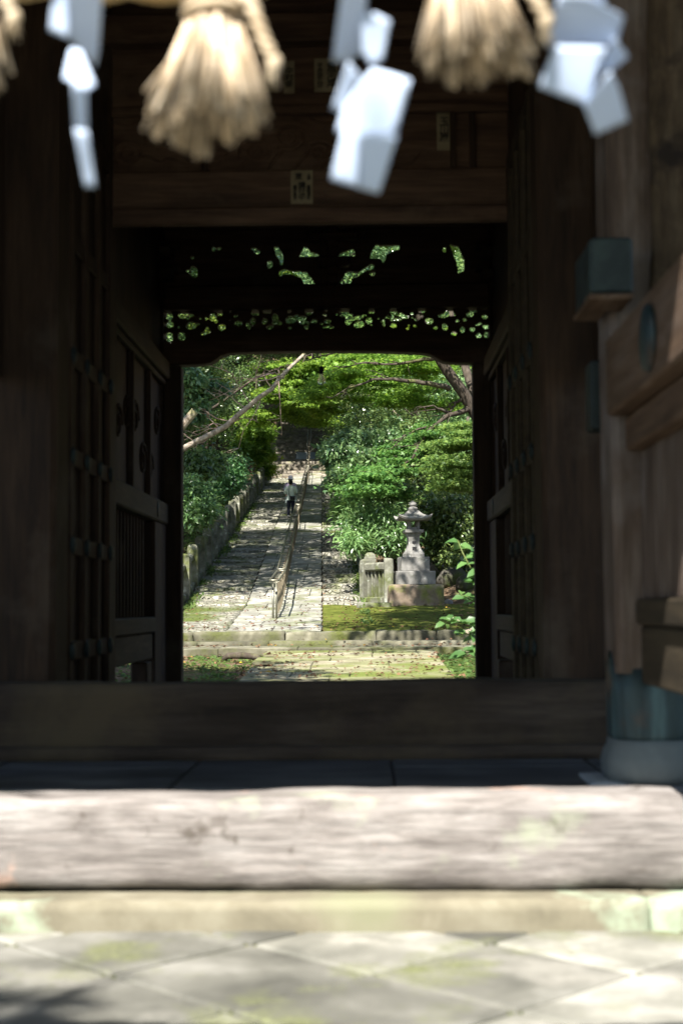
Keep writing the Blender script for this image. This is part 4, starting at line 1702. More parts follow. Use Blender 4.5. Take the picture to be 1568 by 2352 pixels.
# ------------------------------------------------------------------ stone fences
def fence_bay_parts(root, y0, y1, xf, O, h=.92, pillar=True, bal=3, tall=0.0):
    def P(y):
        return xf(y), zb(y) - .02
    x0, z0 = P(y0)
    x1, z1 = P(y1)
    ang = math.atan2(-(x1 - x0), y1 - y0)
    m = Matrix.Rotation(ang, 3, 'Z')
    if pillar:
        mb = MB()
        hw = .145
        prof = [(hw, hw, -.3), (hw, hw, h + .10 + tall), (hw * .88, hw * .88, h + .19 + tall), (hw * .55, hw * .55, h + .24 + tall), (hw * .1, hw * .1, h + .255 + tall)]
        mb.loft((x0 + .05, y0, z0), [(a * rnd.uniform(.96, 1.04), b, c) for a, b, c in prof], ang)
        mb.build("pillar", FENCEM, root, O)
    pit = math.atan2(z1 - z0, math.hypot(x1 - x0, y1 - y0))
    mm = m @ Matrix.Rotation(pit, 3, 'X')
    L = math.sqrt((x1 - x0) ** 2 + (y1 - y0) ** 2 + (z1 - z0) ** 2)
    c = Vector(((x0 + x1) / 2, (y0 + y1) / 2, (z0 + z1) / 2))
    mb = MB()
    mb.obox(c + Vector((0, 0, h - .07)), (.10, L / 2 - .13, .10), mm, .045)
    mb.build("top_rail", FENCEM, root, O)
    mb = MB()
    mb.obox(c + Vector((0, 0, .06)), (.12, L / 2 - .10, .10), mm, .02)
    mb.build("base_rail", FENCEM, root, O)
    for k in range(bal):
        f = (k + 1) / (bal + 1)
        y = y0 + (y1 - y0) * f
        x, z = x0 + (x1 - x0) * f, z0 + (z1 - z0) * f
        mb = MB()
        mb.obox((x, y, z + .14 + (h - .30) / 2), (.075, .085, (h - .26) / 2), m, .015)
        mb.build("baluster", FENCEM, root, O)


def fence(label, xf, y0, y1, n, bal, name="stone_fence"):
    O = (xf(y0), y0, zb(y0))
    root = thing(name, label, "fence", O, None)
    L = (y1 - y0) / n
    for k in range(n):
        fence_bay_parts(root, y0 + k * L, y0 + (k + 1) * L, xf, O, bal=bal)
    return root


fence("long mossy stone fence climbing along the left side of the ramp", lambda y: xl(y) - .16, 31.5, 90.5, 25, 3)
fence("stone fence with pointed pillar running up the right side of the ramp behind bushes", lambda y: xr(y) + .16, 36.2, 52.2, 8, 3)
# short return balustrade beside the lantern
a, b = at(838, 1360, 35.9), at(893, 1375, 34.95)
root = thing("stone_balustrade", "short stone balustrade with five balusters between the ramp and the lantern", "balustrade", (a.x, a.y, zb(35.4)))
O = (a.x, a.y, zb(35.4))
az, bz = zb(35) + .0, zb(34.95) + .02
ang = math.atan2(b.y - a.y, b.x - a.x)
m = Matrix.Rotation(ang, 3, 'Z')
mb = MB()
mb.rough(b.x - .115, b.x + .115, b.y - .13, b.y + .13, bz - .3, bz + 1.12, .07, .016, .03, 4, 4)
mb.build("pillar", FENCEM, root, O)
mb = MB()
mb.loft((a.x, a.y, az), [(.10, .10, -.3), (.10, .10, 1.02), (.085, .085, 1.11), (.04, .04, 1.15)], ang)
mb.build("pillar", FENCEM, root, O)
d = Vector((b.x - a.x, b.y - a.y, 0))
L = d.length
c = Vector(((a.x + b.x) / 2, (a.y + b.y) / 2, (az + bz) / 2))
mb = MB()
mb.obox(c + Vector((-.01, 0, .93)), (L / 2 - .11, .10, .105), m, .04)
mb.build("top_rail", FENCEM, root, O)
mb = MB()
mb.obox(c + Vector((0, 0, .08)), (L / 2 - .12, .14, .10), m, .02)
mb.build("base_rail", FENCEM, root, O)
for k in range(5):
    p = Vector((a.x, a.y, az)).lerp(Vector((b.x, b.y, bz)), .18 + k * .155)
    mb = MB()
    mb.obox((p.x, p.y, p.z + .50), (.027, .04, .335), m, .006)
    mb.build("baluster", FENCEM, root, O)
# loose slab in front of it, pillars by the stair
mb = MB()
p = at(858, 1378, 34.3)
mb.rough(p.x - .42, p.x + .42, 34.1, 34.5, zb(34.3) - .1, zb(34.3) + .10, .08, .012, .03, 6)
tag(mb.build("kerb_slab", FENCEM, None, (p.x, 34.3, zb(34.3))), "pale worn stone slab lying before the short balustrade", "stone slab")
for (px, d, h, lab) in ((626, 95.2, 1.25, "sunlit stone pillar at the left of the upper stair"), (633, 97.6, 1.35, "dim stone pillar just above the sunlit one at the upper stair")):
    p = at(px, 1070, d)
    mb = MB()
    zz0 = zb(d) - .3
    mb.loft((p.x, d, 0), [(.17, .17, zz0), (.17, .17, zb(d) + h), (.15, .15, zb(d) + h + .05), (.06, .06, zb(d) + h + .14)])
    tag(mb.build("gate_pillar", FENCEM, None, (p.x, d, zb(d))), lab, "pillar")
ROCKM = surface("dark_mossy_rock", [(.025, .023, .018), (.06, .056, .046), (.11, .105, .088)], 4.0, rough=.95, bump=.7, bump_d=.02, moss=((.05, .065, .018), 2.0, .44, .6), moss_up=False)
# boulders and an old root on the ground by the path
for (px, py, d, r0, lab, nm) in ((1040, 1320, 38.6, .42, "large dark boulder in the bank right of the lantern", "boulder"), (1072, 1310, 37.4, .32, "smaller boulder at the foot of the bank beside the right post", "boulder"), (1028, 1374, 35.6, .12, "small pale stone on the soil right of the lantern plinth", "rock")):
    x = at(px, py, d).x
    g = gpoint(x, d)
    mb = MB()
    vs, fs = [], []
    prof = 9
    for i in range(prof + 1):
        t = math.pi * i / prof
        for k in range(14):
            a_ = 2 * math.pi * k / 14
            v = Vector((math.sin(t) * math.cos(a_), math.sin(t) * math.sin(a_) * .8, math.cos(t) * .8))
            v *= r0 * (1 + .35 * noise.noise(v * 1.7 + Vector((px, 0, 0))))
            vs.append((g.x + v.x, g.y + v.y, g.z + v.z + r0 * .3))
    for i in range(prof):
        for k in range(14):
            k2 = (k + 1) % 14
            fs.append((i * 14 + k, (i + 1) * 14 + k, (i + 1) * 14 + k2, i * 14 + k2))
    mb.add(vs, fs, True)
    tag(mb.build(nm, ROCKM if r0 > .2 else GRANITE, None, (g.x, g.y, g.z)), lab, "rock")
mb = MB()
p0, p1 = at(525, 1512, 24.2), at(590, 1514, 23.9)
mb.tube([(p0.x - .1, 24.2, zb(24.2) - .05), (p0.x, 24.2, zb(24.2) + .02), (p0.x + .25, 24.1, zb(24) + .03), (p1.x, 23.95, zb(24) + .01), (p1.x + .12, 23.9, zb(24) - .06)], [.04, .055, .06, .05, .025], 10)
tag(mb.build("fallen_log", BARK, None, (p0.x, 24.2, zb(24.2))), "short pale piece of fallen log on the mossy ground left of the path", "log")


# ------------------------------------------------------------------ handrail sections
def rail_section(L, slope, label, first=False):
    root = thing("handrail_section", label, "handrail", (0, 0, 0), "handrail sections up the ramp")
    H = .84
    hw = .10

    def Z(y):
        return H + slope * y
    mb = MB()
    path = []
    c = .06
    y0, y1 = .04, L - .04
    corners = [(-hw, y0), (hw, y0), (hw, y1), (-hw, y1)]
    for k, (x, y) in enumerate(corners):
        cx = x - math.copysign(c, x)
        cy = y + (c if y == y0 else -c)
        a0 = {0: 180, 1: 270, 2: 0, 3: 90}[k]
        for q in range(5):
            a = R(a0 + q * 22.5)
            path.append(Vector((cx + c * math.cos(a), cy + c * math.sin(a), Z(cy + c * math.sin(a)))))
    path.append(path[0])
    mb.tube(path, .021, 8, False)
    mb.build("top_loop", STEEL, root)
    y = .35
    while y < L - .2:
        mb = MB()
        mb.tube([(-hw, y, Z(y) - .012), (-hw * .75, y, Z(y) - .055), (0, y, Z(y) - .07), (hw * .75, y, Z(y) - .055), (hw, y, Z(y) - .012)], .009, 6)
        mb.build("bracket", STEEL, root)
        y += .42
    y = .22
    k = 0
    while y < L - .1:
        mb = MB()
        if first and k == 0:
            mb.tube([(-.035, y, slope * y - .15), (-.035, y, Z(y) - .09)], .024, 10)
            mb.tube([(.035, y + .05, slope * y - .15), (.035, y + .05, Z(y) - .06)], .024, 10)
            mb.build("post", STEEL, root)
        else:
            mb.obox((.02, y, slope * y + (H - .06) / 2 - .04), (.017, .014, (H - .04) / 2 + .03), None, .006)
            mb.build("post", POSTM, root)
        y += .72
        k += 1
    return root


def xh(y):
    return -2.06 - .0312 * (y - 30.4)


HD = math.atan(.0312)
s0 = rail_section(4.9, (1.36 - .84) / 7.6, "nearest handrail section with a rounded steel end and paired front posts", True)
s0.location = (xh(30.4), 30.4, zb(30.4))
s0.rotation_euler = (0, 0, HD)
proto = None
y = 35.35
L = 5.2
k = 0
ORD = ["second", "third", "fourth", "fifth", "sixth", "seventh", "eighth", "ninth", "tenth", "eleventh", "twelfth"]
while y < 89:
    if proto is None:
        o = proto = rail_section(L, .1482, "")
    else:
        o = copy_tree(proto)
    o["label"] = ORD[k] + " handrail section up from the near rounded end, on the cobbled ramp"
    o.location = (xh(y), y, zb(y))
    o.rotation_euler = (0, 0, HD)
    y += L + .16
    k += 1
s1 = rail_section(4.4, .50, "steep handrail section over the five sunlit steps")
s1.location = (xh(91.3), 91.3, 9.95)
s1.rotation_euler = (0, 0, HD)
s2 = rail_section(5.0, .44, "handrail section rising from the pale concrete slope")
s2.location = (xh(96.4), 96.4, 11.5)
s2.rotation_euler = (0, 0, HD)
s3 = copy_tree(s2)
s3.location = (xh(101.6), 101.6, 13.75)
s3["label"] = "topmost visible handrail section on the dark upper stair"


# ------------------------------------------------------------------ the two visitors
def skinned(name, verts, edges, radii, mat, parent, loops=1):
    me = bpy.data.meshes.new(name)
    me.from_pydata(verts, edges, [])
    o = link(bpy.data.objects.new(name, me))
    sk = o.modifiers.new("skin", 'SKIN')
    sk.use_smooth_shade = True
    for i, r_ in enumerate(radii):
        me.skin_vertices[0].data[i].radius = r_ if isinstance(r_, tuple) else (r_, r_)
    me.skin_vertices[0].data[0].use_root = True
    sb_ = o.modifiers.new("sub", 'SUBSURF')
    sb_.levels = sb_.render_levels = loops
    dg = bpy.context.evaluated_depsgraph_get()
    dg.update()
    nm = bpy.data.meshes.new_from_object(o.evaluated_get(dg))
    bpy.data.objects.remove(o)
    nm.materials.clear()
    nm.materials.append(mat)
    for p_ in nm.polygons:
        p_.use_smooth = True
    n = link(bpy.data.objects.new(name, nm))
    if parent:
        n.parent = parent
    return n


def ell_loft(mb, secs, n=20):
    """(x, y, z, rx, ry) ellipses stacked"""
    vs, fs = [], []
    for (x, y, z, rx, ry) in secs:
        for k in range(n):
            a = 2 * math.pi * k / n
            vs.append((x + rx * math.cos(a), y + ry * math.sin(a), z))
    for i in range(len(secs) - 1):
        for k in range(n):
            k2 = (k + 1) % n
            fs.append((i * n + k, i * n + k2, (i + 1) * n + k2, (i + 1) * n + k))
    fs.append(tuple(range(n - 1, -1, -1)))
    fs.append(tuple((len(secs) - 1) * n + k for k in range(n)))
    mb.add(vs, fs, True)


def cloth(name, c):
    return surface(name, [tuple(q * .8 for q in c), c, tuple(min(1, q * 1.15) for q in c)], 6.0, rough=.9, bump=.25, bump_d=.01)


SKIN = surface("skin", [(.42, .26, .19), (.50, .32, .24)], 4.0, rough=.6, bump=0)
HAIR = surface("black_hair", [(.008, .007, .008), (.02, .018, .018)], 12.0, rough=.5, bump=.2)


def body(root, arms, scale=1.0):
    V, E, Rr = [], [], []

    def add(p, r_, par=None):
        V.append(tuple(q * scale for q in p))
        Rr.append((r_[0] * scale, r_[1] * scale) if isinstance(r_, tuple) else r_ * scale)
        if par is not None:
            E.append((par, len(V) - 1))
        return len(V) - 1
    pel = add((0, 0, .84), (.13, .10))
    sp = add((0, 0, .99), (.115, .085), pel)
    ch = add((0, .005, 1.17), (.13, .095), sp)
    nb = add((0, 0, 1.30), (.07, .06), ch)
    nk = add((0, .01, 1.37), .046, nb)
    hd = add((0, .02, 1.46), (.072, .085), nk)
    add((0, .02, 1.545), (.055, .065), hd)
    for s in (-1, 1):
        hip = add((s * .085, 0, .78), .082, pel)
        kn = add((s * .095, .02, .43), .055, hip)
        an = add((s * .10, -.01, .085), .036, kn)
        add((s * .115, .13, .045), .032, an)
        a = arms[s]
        sh = add((s * .165, 0, 1.265), .052, ch)
        el = add(a[0], .040, sh)
        wr = add(a[1], .028, el)
        pm = add(a[2], (.034, .020), wr)
        d = (Vector(a[2]) - Vector(a[1])).normalized()
        sd = Vector((1, 0, 0)) if abs(d.x) < .7 else Vector((0, 0, 1))
        sd = (sd - d * sd.dot(d)).normalized()
        cu = d.cross(sd)
        for f, ln in zip((-1.5, -.5, .5, 1.5), (.052, .065, .06, .048)):
            b0 = Vector(a[2]) + d * .04 + sd * f * .018
            k0 = add(tuple(b0), .0085, pm)
            k1 = add(tuple(b0 + d * ln * .6 + cu * .008), .008, k0)
            add(tuple(b0 + d * ln + cu * .024), .0065, k1)
        t0 = add(tuple(Vector(a[2]) - sd * .032 * s + d * .005), .0095, pm)
        add(tuple(Vector(a[2]) - sd * .052 * s + d * .04), .008, t0)
    return skinned("body", V, E, Rr, SKIN, root, 1)


def trouser_tube(mb, s, y0, y1, top, bot, waist=.12):
    pass


pA = at(668, 1188, 60.4)
zA = zb(60.4) + .035
xA = at(668, 1188, 60.4).x
A = thing("person", "person with short black hair seen from behind, pale mint shirt, dark trousers, black shoulder bag", "person", (xA, 60.4, zA), "two visitors on the ramp", R(2))
armsA = {-1: ((-.235, .03, 1.02), (-.17, .22, .99), (-.15, .29, 1.01)), 1: ((.235, .05, 1.03), (.16, .24, 1.02), (.13, .31, 1.05))}
body(A, armsA)
SHIRT = cloth("pale_mint_shirt", (.58, .68, .64))
NAVY = cloth("dark_navy_trousers", (.022, .026, .045))
mb = MB()
ell_loft(mb, [(0, 0, .70, .185, .135), (0, .0, .74, .183, .135), (0, 0, .90, .165, .125), (0, 0, 1.05, .165, .122), (0, 0, 1.18, .185, .125), (0, 0, 1.26, .19, .10), (0, .0, 1.315, .12, .075), (0, .005, 1.345, .062, .06)])
for s in (-1, 1):
    e = armsA[s][0]
    mb.tube([(s * .13, 0, 1.27), (s * .185, .01, 1.22), (s * .215, .02, 1.12), (e[0], e[1], e[2] + .01), (e[0] * .93, e[1] + .07, e[2] - .005)], [.07, .075, .068, .062, .056], 12)
mb.build("shirt", SHIRT, A)
mb = MB()
ell_loft(mb, [(0, 0, .68, .155, .12), (0, 0, .80, .16, .125), (0, 0, .88, .15, .115)])
for s in (-1, 1):
    mb.tube([(s * .08, 0, .80), (s * .088, .005, .62), (s * .095, .02, .43), (s * .10, .0, .2), (s * .10, -.005, .075)], [.098, .092, .075, .066, .064], 14)
mb.build("trousers", NAVY, A)
SHOE = cloth("white_sneaker", (.62, .62, .64))
for s in (-1, 1):
    mb = MB()
    mb.tube([(s * .10, -.075, .045), (s * .10, -.02, .055), (s * .108, .06, .048), (s * .117, .15, .036), (s * .119, .185, .03)], [.034, .045, .046, .042, .02], 10)
    mb.build("shoe", SHOE, A)
mb = MB()
mb.lathe((0, .012, 1.475), [(.062, -.09), (.082, -.05), (.092, .0), (.09, .045), (.07, .09), (.035, .115), (.004, .122)], 18, True, 1.0, 1.08)
hair = mb.build("hair", HAIR, A)
mb = MB()
for s in (-1, 1):
    mb.lathe((s * .078, .03, 1.455), [(.004, -.03), (.014, -.015), (.018, .005), (.013, .025), (.004, .032)], 8, True, .6, 1.0)
mb.build("ears", SKIN, A)
BAGM = surface("black_bag_leather", [(.008, .008, .012), (.02, .02, .028)], 5.0, rough=.35, bump=.1)
mb = MB()
mb.obox((.075, -.185, .79), (.115, .045, .085), None, .02)
mb.obox((.075, -.237, .82), (.112, .008, .052), None, .006)
bag = mb.build("shoulder_bag", BAGM, A)
mb = MB()
mb.tube([(-.03, -.17, .84), (-.085, -.145, 1.0), (-.10, -.14, 1.16), (-.105, -.10, 1.28), (-.10, .0, 1.325), (-.06, .12, 1.2), (.05, .14, 1.05), (.17, .05, .9), (.17, -.14, .84)], .014, 6)
mb.build("strap", BAGM, bag)

zB = zb(63.0) + .03
xB = at(667, 1150, 63.0).x
B = thing("person", "person in a pale bucket hat and lavender cardigan over a light dress, facing the camera", "person", (xB, 63.0, zB), "two visitors on the ramp", R(181))
armsB = {-1: ((-.24, .02, 1.02), (-.20, .13, .84), (-.18, .19, .78)), 1: ((.24, .02, 1.02), (.21, .12, .84), (.19, .18, .78))}
body(B, armsB, 1.0)
LAV = cloth("lavender_cardigan", (.42, .35, .50))
DRESS = cloth("pale_blue_grey_dress", (.42, .50, .50))
mb = MB()
ell_loft(mb, [(-.03, 0, .36, .30, .23), (-.02, 0, .55, .255, .19), (0, 0, .78, .19, .145), (0, 0, .92, .155, .115), (0, 0, 1.05, .15, .115), (0, 0, 1.2, .165, .115), (0, 0, 1.28, .13, .085), (0, 0, 1.32, .07, .06)], 26)
mb.build("dress", DRESS, B)
mb = MB()
for s in (-1, 1):
    mb.tube([(s * .13, 0, 1.28), (s * .19, .0, 1.23), (s * .225, .01, 1.12), (s * .245, .02, 1.02), (s * .225, .08, .92), (s * .205, .125, .85)], [.06, .072, .064, .058, .052, .048], 12)
    vs = []
    for k in range(7):
        z = 1.30 - k * .105
        vs += [(s * .06, .118, z), (s * .185, .06, z), (s * .195, -.06, z), (s * .10, -.13, z), (s * 0, -.138, z)]
    fs = [(i * 5 + j, i * 5 + j + 1, (i + 1) * 5 + j + 1, (i + 1) * 5 + j) for i in range(6) for j in range(4)]
    mb.add(vs, fs, True)
mb.build("cardigan", LAV, B)
mb = MB()
HATM = cloth("pale_lavender_hat", (.68, .66, .76))
mb.lathe((0, .02, 1.505), [(.09, 0), (.155, -.035), (.165, -.05), (.158, -.045), (.10, .008), (.098, .05), (.085, .10), (.06, .125), (.004, .132)], 24, True, 1.0, 1.1)
mb.build("hat", HATM, B)
mb = MB()
mb.lathe((0, .0, 1.45), [(.05, -.10), (.078, -.06), (.086, -.01), (.085, .05)], 16, True, 1.0, 1.0)
mb.build("hair", HAIR, B)
mb = MB()
mb.lathe((0, .108, 1.455), [(.002, -.02), (.014, -.014), (.010, .01), (.003, .03)], 8)
mb.build("nose", SKIN, B)
mb = MB()
for s in (-1, 1):
    mb.lathe((s * .032, .096, 1.478), [(.002, -.008), (.010, 0), (.002, .008)], 8, True, 1.2, .6)
mb.build("eyes", INK, B)
mb = MB()
mb.tube([(-.024, .098, 1.417), (0, .105, 1.414), (.024, .098, 1.417)], [.003, .006, .003], 6)
LIP = surface("lips", [(.35, .12, .10), (.4, .15, .12)], 4, rough=.5, bump=0)
mb.build("mouth", LIP, B)
for s in (-1, 1):
    mb = MB()
    mb.tube([(s * .10, -.06, .045), (s * .108, .06, .045), (s * .117, .17, .035)], [.036, .044, .03], 10)
    mb.build("shoe", SHOE, B)
# ------------------------------------------------------------------ trees of the forest
def tree_proto(name, label, H, Rc, base, nlimb, nclump, nleaf, leaf, L, W, seed, group, shape="oval", bark=BARK, tr=.20, lean=(0, 0), flat=.62, cl=.30):
    """a tree H high whose crown of radius Rc starts at height base"""
    r = random.Random(seed)
    root = thing(name, label, "tree", (0, 0, 0), group)
    mb = MB()
    top = Vector((lean[0], lean[1], H * .86))
    path = wander((0, 0, -.6), top, 9, .10 * H / 8, r)
    rad = [tr * (1.45 if i == 0 else 1.12 if i == 1 else 1) * (1 - .8 * i / 9) for i in range(10)]
    mb.tube(path, rad, 9)
    cens, rads = [], []
    for k in range(nclump):
        t = (k + .5) / nclump
        z = base + (H - base) * t
        prof = math.sin(math.pi * min(1, .12 + .88 * t) ** .8) ** .6
        a = k * 2.4 + r.uniform(-.4, .4)
        rr = Rc * prof * r.uniform(.45, 1.0)
        f = min(1, z / (H * .86))
        ax = path[min(9, int(f * 9))]
        c = Vector((ax.x + rr * math.cos(a), ax.y + rr * math.sin(a), z + r.uniform(-.3, .3)))
        cens.append(c)
        q = Rc * cl * r.uniform(.75, 1.3)
        rads.append((q, q, q * flat))
    for k in range(nlimb):
        c = cens[int((k + .5) * nclump / nlimb) % nclump]
        zf = max(base * .55, c.z - Rc * r.uniform(.25, .6))
        i = min(8, max(1, int(zf / (H * .86) * 9)))
        p0 = path[i]
        ln = wander(p0, c, 5, .12, r, .15)
        mb.tube(ln, taper(rad[i] * .5, .015, 5), 6)
        for q in range(2):
            c2 = cens[r.randrange(nclump)]
            if (c2 - c).length < Rc * .9:
                mb.tube(wander(ln[3], c2, 3, .08, r), taper(.03, .008, 3), 5)
    mb.build("trunk", bark, root)
    crown("crown", leaf, root, cens, rads, nleaf, L, W, shape, seed)
    return root


def put(o, x, y, s, rz, label=None, dz=0.0, sz=1.0):
    o.location = gpoint(x, y, dz)
    o.scale = (s, s, s * sz)
    o.rotation_euler = (0, 0, rz)
    if label:
        o["label"] = label
    return o


tr_ = random.Random(44)
GL, GR, GT, GC = "trees in the forest left of the ramp", "trees in the forest right of the ramp", "trees above the head of the stair", "tall trees arching over the path"
EV_A = tree_proto("evergreen_tree", "", 9.5, 3.0, 1.4, 16, 46, 26000, EVER, .135, .034, 11, GL)
EV_B = tree_proto("evergreen_tree", "", 8.5, 2.8, 2.6, 14, 40, 22000, EVER2, .150, .038, 12, GL)
EV_C = tree_proto("evergreen_tree", "", 11.0, 3.2, 3.6, 15, 44, 22000, EVER, .145, .038, 13, GL, tr=.26)
MP_A = tree_proto("maple_tree", "", 9.0, 3.6, 2.6, 14, 40, 20000, MAPLEL, .115, .040, 14, GR, "maple", flat=.30, tr=.18, cl=.34)
MP_B = tree_proto("maple_tree", "", 10.0, 3.4, 3.4, 14, 38, 20000, MAPLED, .12, .042, 15, GR, "maple", flat=.34, tr=.20, cl=.33)
used = set()


def grow(proto, x, y, s, label, group, rz=None, dz=0.0, sz=1.0):
    o = proto if proto.name not in used else copy_tree(proto)
    used.add(proto.name)
    o["group"] = group
    return put(o, x, y, s, tr_.uniform(0, 6.28) if rz is None else rz, label, dz, sz)


ORDS = ["nearest", "second", "third", "fourth", "fifth", "sixth", "seventh", "eighth", "ninth", "tenth", "eleventh", "twelfth", "thirteenth", "fourteenth", "fifteenth", "sixteenth", "seventeenth", "eighteenth", "nineteenth", "twentieth"]
LEFT = [(-9.4, 45, .85, EV_C), (-9.4, 50.5, .95, EV_A), (-11.5, 51, 1.05, EV_C), (-9.9, 57, 1.0, EV_B), (-13, 59, 1.2, EV_C), (-10.4, 64, 1.05, EV_A), (-12.5, 68, 1.2, EV_B), (-10.9, 72, 1.1, MP_A), (-13.5, 77, 1.25, EV_A), (-11, 80, 1.1, EV_B),
        (-10.2, 88, 1.15, EV_A), (-14, 90, 1.3, EV_C), (-10.3, 96, 1.1, EV_A), (-16.5, 66, 1.3, EV_A), (-18, 80, 1.4, EV_B), (-15, 100, 1.4, EV_A)]
for k, (x, y, s, p) in enumerate(LEFT):
    kind = "spreading maple" if p in (MP_A, MP_B) else "dark glossy evergreen"
    grow(p, x, y, s, "%s, %s tree up the slope left of the fenced ramp" % (kind, ORDS[k]), GL)
RIGHT = [(3.6, 45, .80, EV_B), (1.7, 49.5, .78, EV_A), (5.6, 50, 1.0, EV_C), (3.4, 55, 1.0, EV_B), (1.0, 58.5, .80, EV_A), (6.8, 59, 1.15, EV_A), (2.2, 63.5, 1.05, MP_B), (5.0, 67, 1.15, EV_B), (.6, 69, .95, EV_A), (3.0, 75, 1.15, EV_A), (.6, 79, 1.0, EV_B),
         (5.8, 79, 1.25, EV_C), (.8, 87, 1.1, EV_A), (4.0, 92, 1.25, EV_B), (.4, 96, 1.1, EV_A), (8.5, 70, 1.3, EV_A)]
for k, (x, y, s, p) in enumerate(RIGHT):
    kind = "spreading maple" if p in (MP_A, MP_B) else ("blue green leaved evergreen" if p is EV_B else "dark glossy evergreen")
    grow(p, x, y, s, "%s, %s tree up the slope right of the ramp" % (kind, ORDS[k]), GR)
TOP = [(-9.5, 104, 1.2, EV_A), (-.8, 104, 1.15, EV_B), (-8.6, 112, 1.25, EV_B), (-4.6, 116, 1.2, EV_A), (-.2, 112, 1.2, EV_A), (-11.5, 118, 1.3, EV_C), (2.5, 118, 1.3, EV_C), (-2.4, 122, 1.2, EV_B), (-7, 124, 1.3, EV_A), (5, 106, 1.3, EV_A), (-15, 112, 1.4, EV_A), (8, 116, 1.4, EV_B), (-9.5, 132, 1.5, EV_C), (-3.5, 134, 1.5, EV_A), (2, 132, 1.5, EV_B)]
for k, (x, y, s, p) in enumerate(TOP):
    grow(p, x, y, s, "evergreen tree above the head of the stair, %s of those trees" % ORDS[k], GT)
# tall trees whose crowns close over the path; their shade dapples the ramp
CAN = tree_proto("tall_tree", "", 15.0, 4.8, 8.6, 14, 50, 17000, EVER2, .21, .056, 21, GC, tr=.24, flat=.42, cl=.25, lean=(3.6, 0))
CANM = tree_proto("tall_tree", "", 14.0, 4.6, 8.4, 14, 44, 12000, MAPLEL, .22, .070, 22, GC, "maple", tr=.22, flat=.35, cl=.25, lean=(3.4, 0))
CAND = tree_proto("tall_tree", "", 15.5, 5.4, 8.0, 12, 70, 46000, EVER, .21, .056, 23, GC, tr=.26, flat=.5, cl=.26, lean=(4.0, 0))
CANOPY = [(-7.9, 13.6, .75, CANM), (4.0, 21.6, .9, CAN), (5.0, 26.4, .9, CANM), (-10.2, 33.4, 1.05, CAN), (-10.6, 40.2, 1.12, CAN), (-11.1, 54.6, 1.12, CAN), (-11.3, 62, 1.12, CAN),
          (-11.6, 70.5, 1.12, CANM), (2.4, 73, 1.0, CAN), (-10.6, 91.4, 1.1, CAND), (1.8, 92.4, 1.1, CAND), (-11, 98.4, 1.15, CAND), (1.6, 100, 1.1, CAND)]
for k, (x, y, s, p) in enumerate(CANOPY):
    grow(p, x, y, s, "tall tree with a high thin crown over the path, %s from the gate" % ORDS[k], GC, (0 if x < 0 else math.pi) + tr_.uniform(-.25, .25))
grow(CANM, -8.3, -3.15, .76, "tall thin maple standing left of the forecourt before the gate", "tall trees before the gate", .1)
grow(CANM, 4.5, -3.15, .76, "tall thin maple standing right of the forecourt before the gate", "tall trees before the gate", 3.2)
GB = "tall trees before the gate"
for k, (x, y, s, p) in enumerate([(-9, -24, 1.2, CAN), (8, -25, 1.25, CAN), (-1, -29, 1.3, CAN), (-19, -14, 1.3, CAN), (19, -14, 1.3, CAN)]):  # trees out of view behind the camera, added to hold back skylight
    grow(p, x, y, s, "unseen tall tree added to block skylight, %s of five around the forecourt" % ["left", "right", "middle", "far left", "far right"][k], GB)

# ------------------------------------------------------------------ the near maple that reaches in from the right
mr = random.Random(5)


def mpath(pts, d):
    return [at(px, py, dd) for (px, py), dd in zip(pts, d)]


g = gpoint(4.9, 39.0)
maple = thing("maple_tree", "near maple with thick leaning trunk and layered green boughs at the upper right", "tree", g, None)
GO2 = tuple(g)
mb = MB()
trunk = [tuple(g + Vector((.1, 0, -.5))), tuple(g + Vector((-.05, -.1, 1.2)))] + [tuple(p) for p in mpath([(1150, 1075), (1092, 952), (1062, 900), (1038, 868), (1012, 830), (985, 780), (950, 700), (900, 600)], [38.8, 38.4, 38.2, 38.1, 38, 37.8, 37.5, 37])]
mb.tube(trunk, [.30, .23, .19, .165, .155, .15, .14, .125, .10, .06], 12)
second = [tuple(p) for p in mpath([(1150, 1075), (1105, 960), (1086, 900), (1070, 850), (1050, 790), (1030, 690)], [38.9, 39.2, 39.6, 40, 40.3, 40.6])]
mb.tube(second, [.15, .14, .13, .12, .10, .05], 10)
mb.build("trunk", PALEBARK if False else BARK, maple, GO2)
BOUGHS = [([(1030, 893), (1008, 885), (950, 876), (900, 870), (856, 872), (801, 891), (760, 915)], 38, 36.8, .085), ([(1080, 938), (1050, 950), (1029, 955), (996, 977), (970, 1010), (959, 1028), (959, 1066)], 38.3, 37.2, .085),
          ([(959, 1025), (944, 1056), (920, 1070), (906, 1080), (870, 1115)], 37.2, 36.8, .04), ([(1031, 951), (1010, 940), (992, 931), (960, 938)], 38.2, 37.6, .05), ([(1060, 918), (1045, 925), (1034, 945), (1031, 955)], 38.2, 38.1, .05),
          ([(1005, 822), (960, 828), (900, 838), (840, 832), (780, 845)], 37.9, 38.8, .06), ([(980, 775), (900, 790), (800, 800), (700, 830)], 37.8, 39, .06), ([(996, 977), (960, 985), (930, 1000), (890, 1040)], 37.8, 37.4, .035), ([(1075, 960), (1068, 1000), (1062, 1060), (1058, 1110)], 37.6, 36, .05)]
mb = MB()
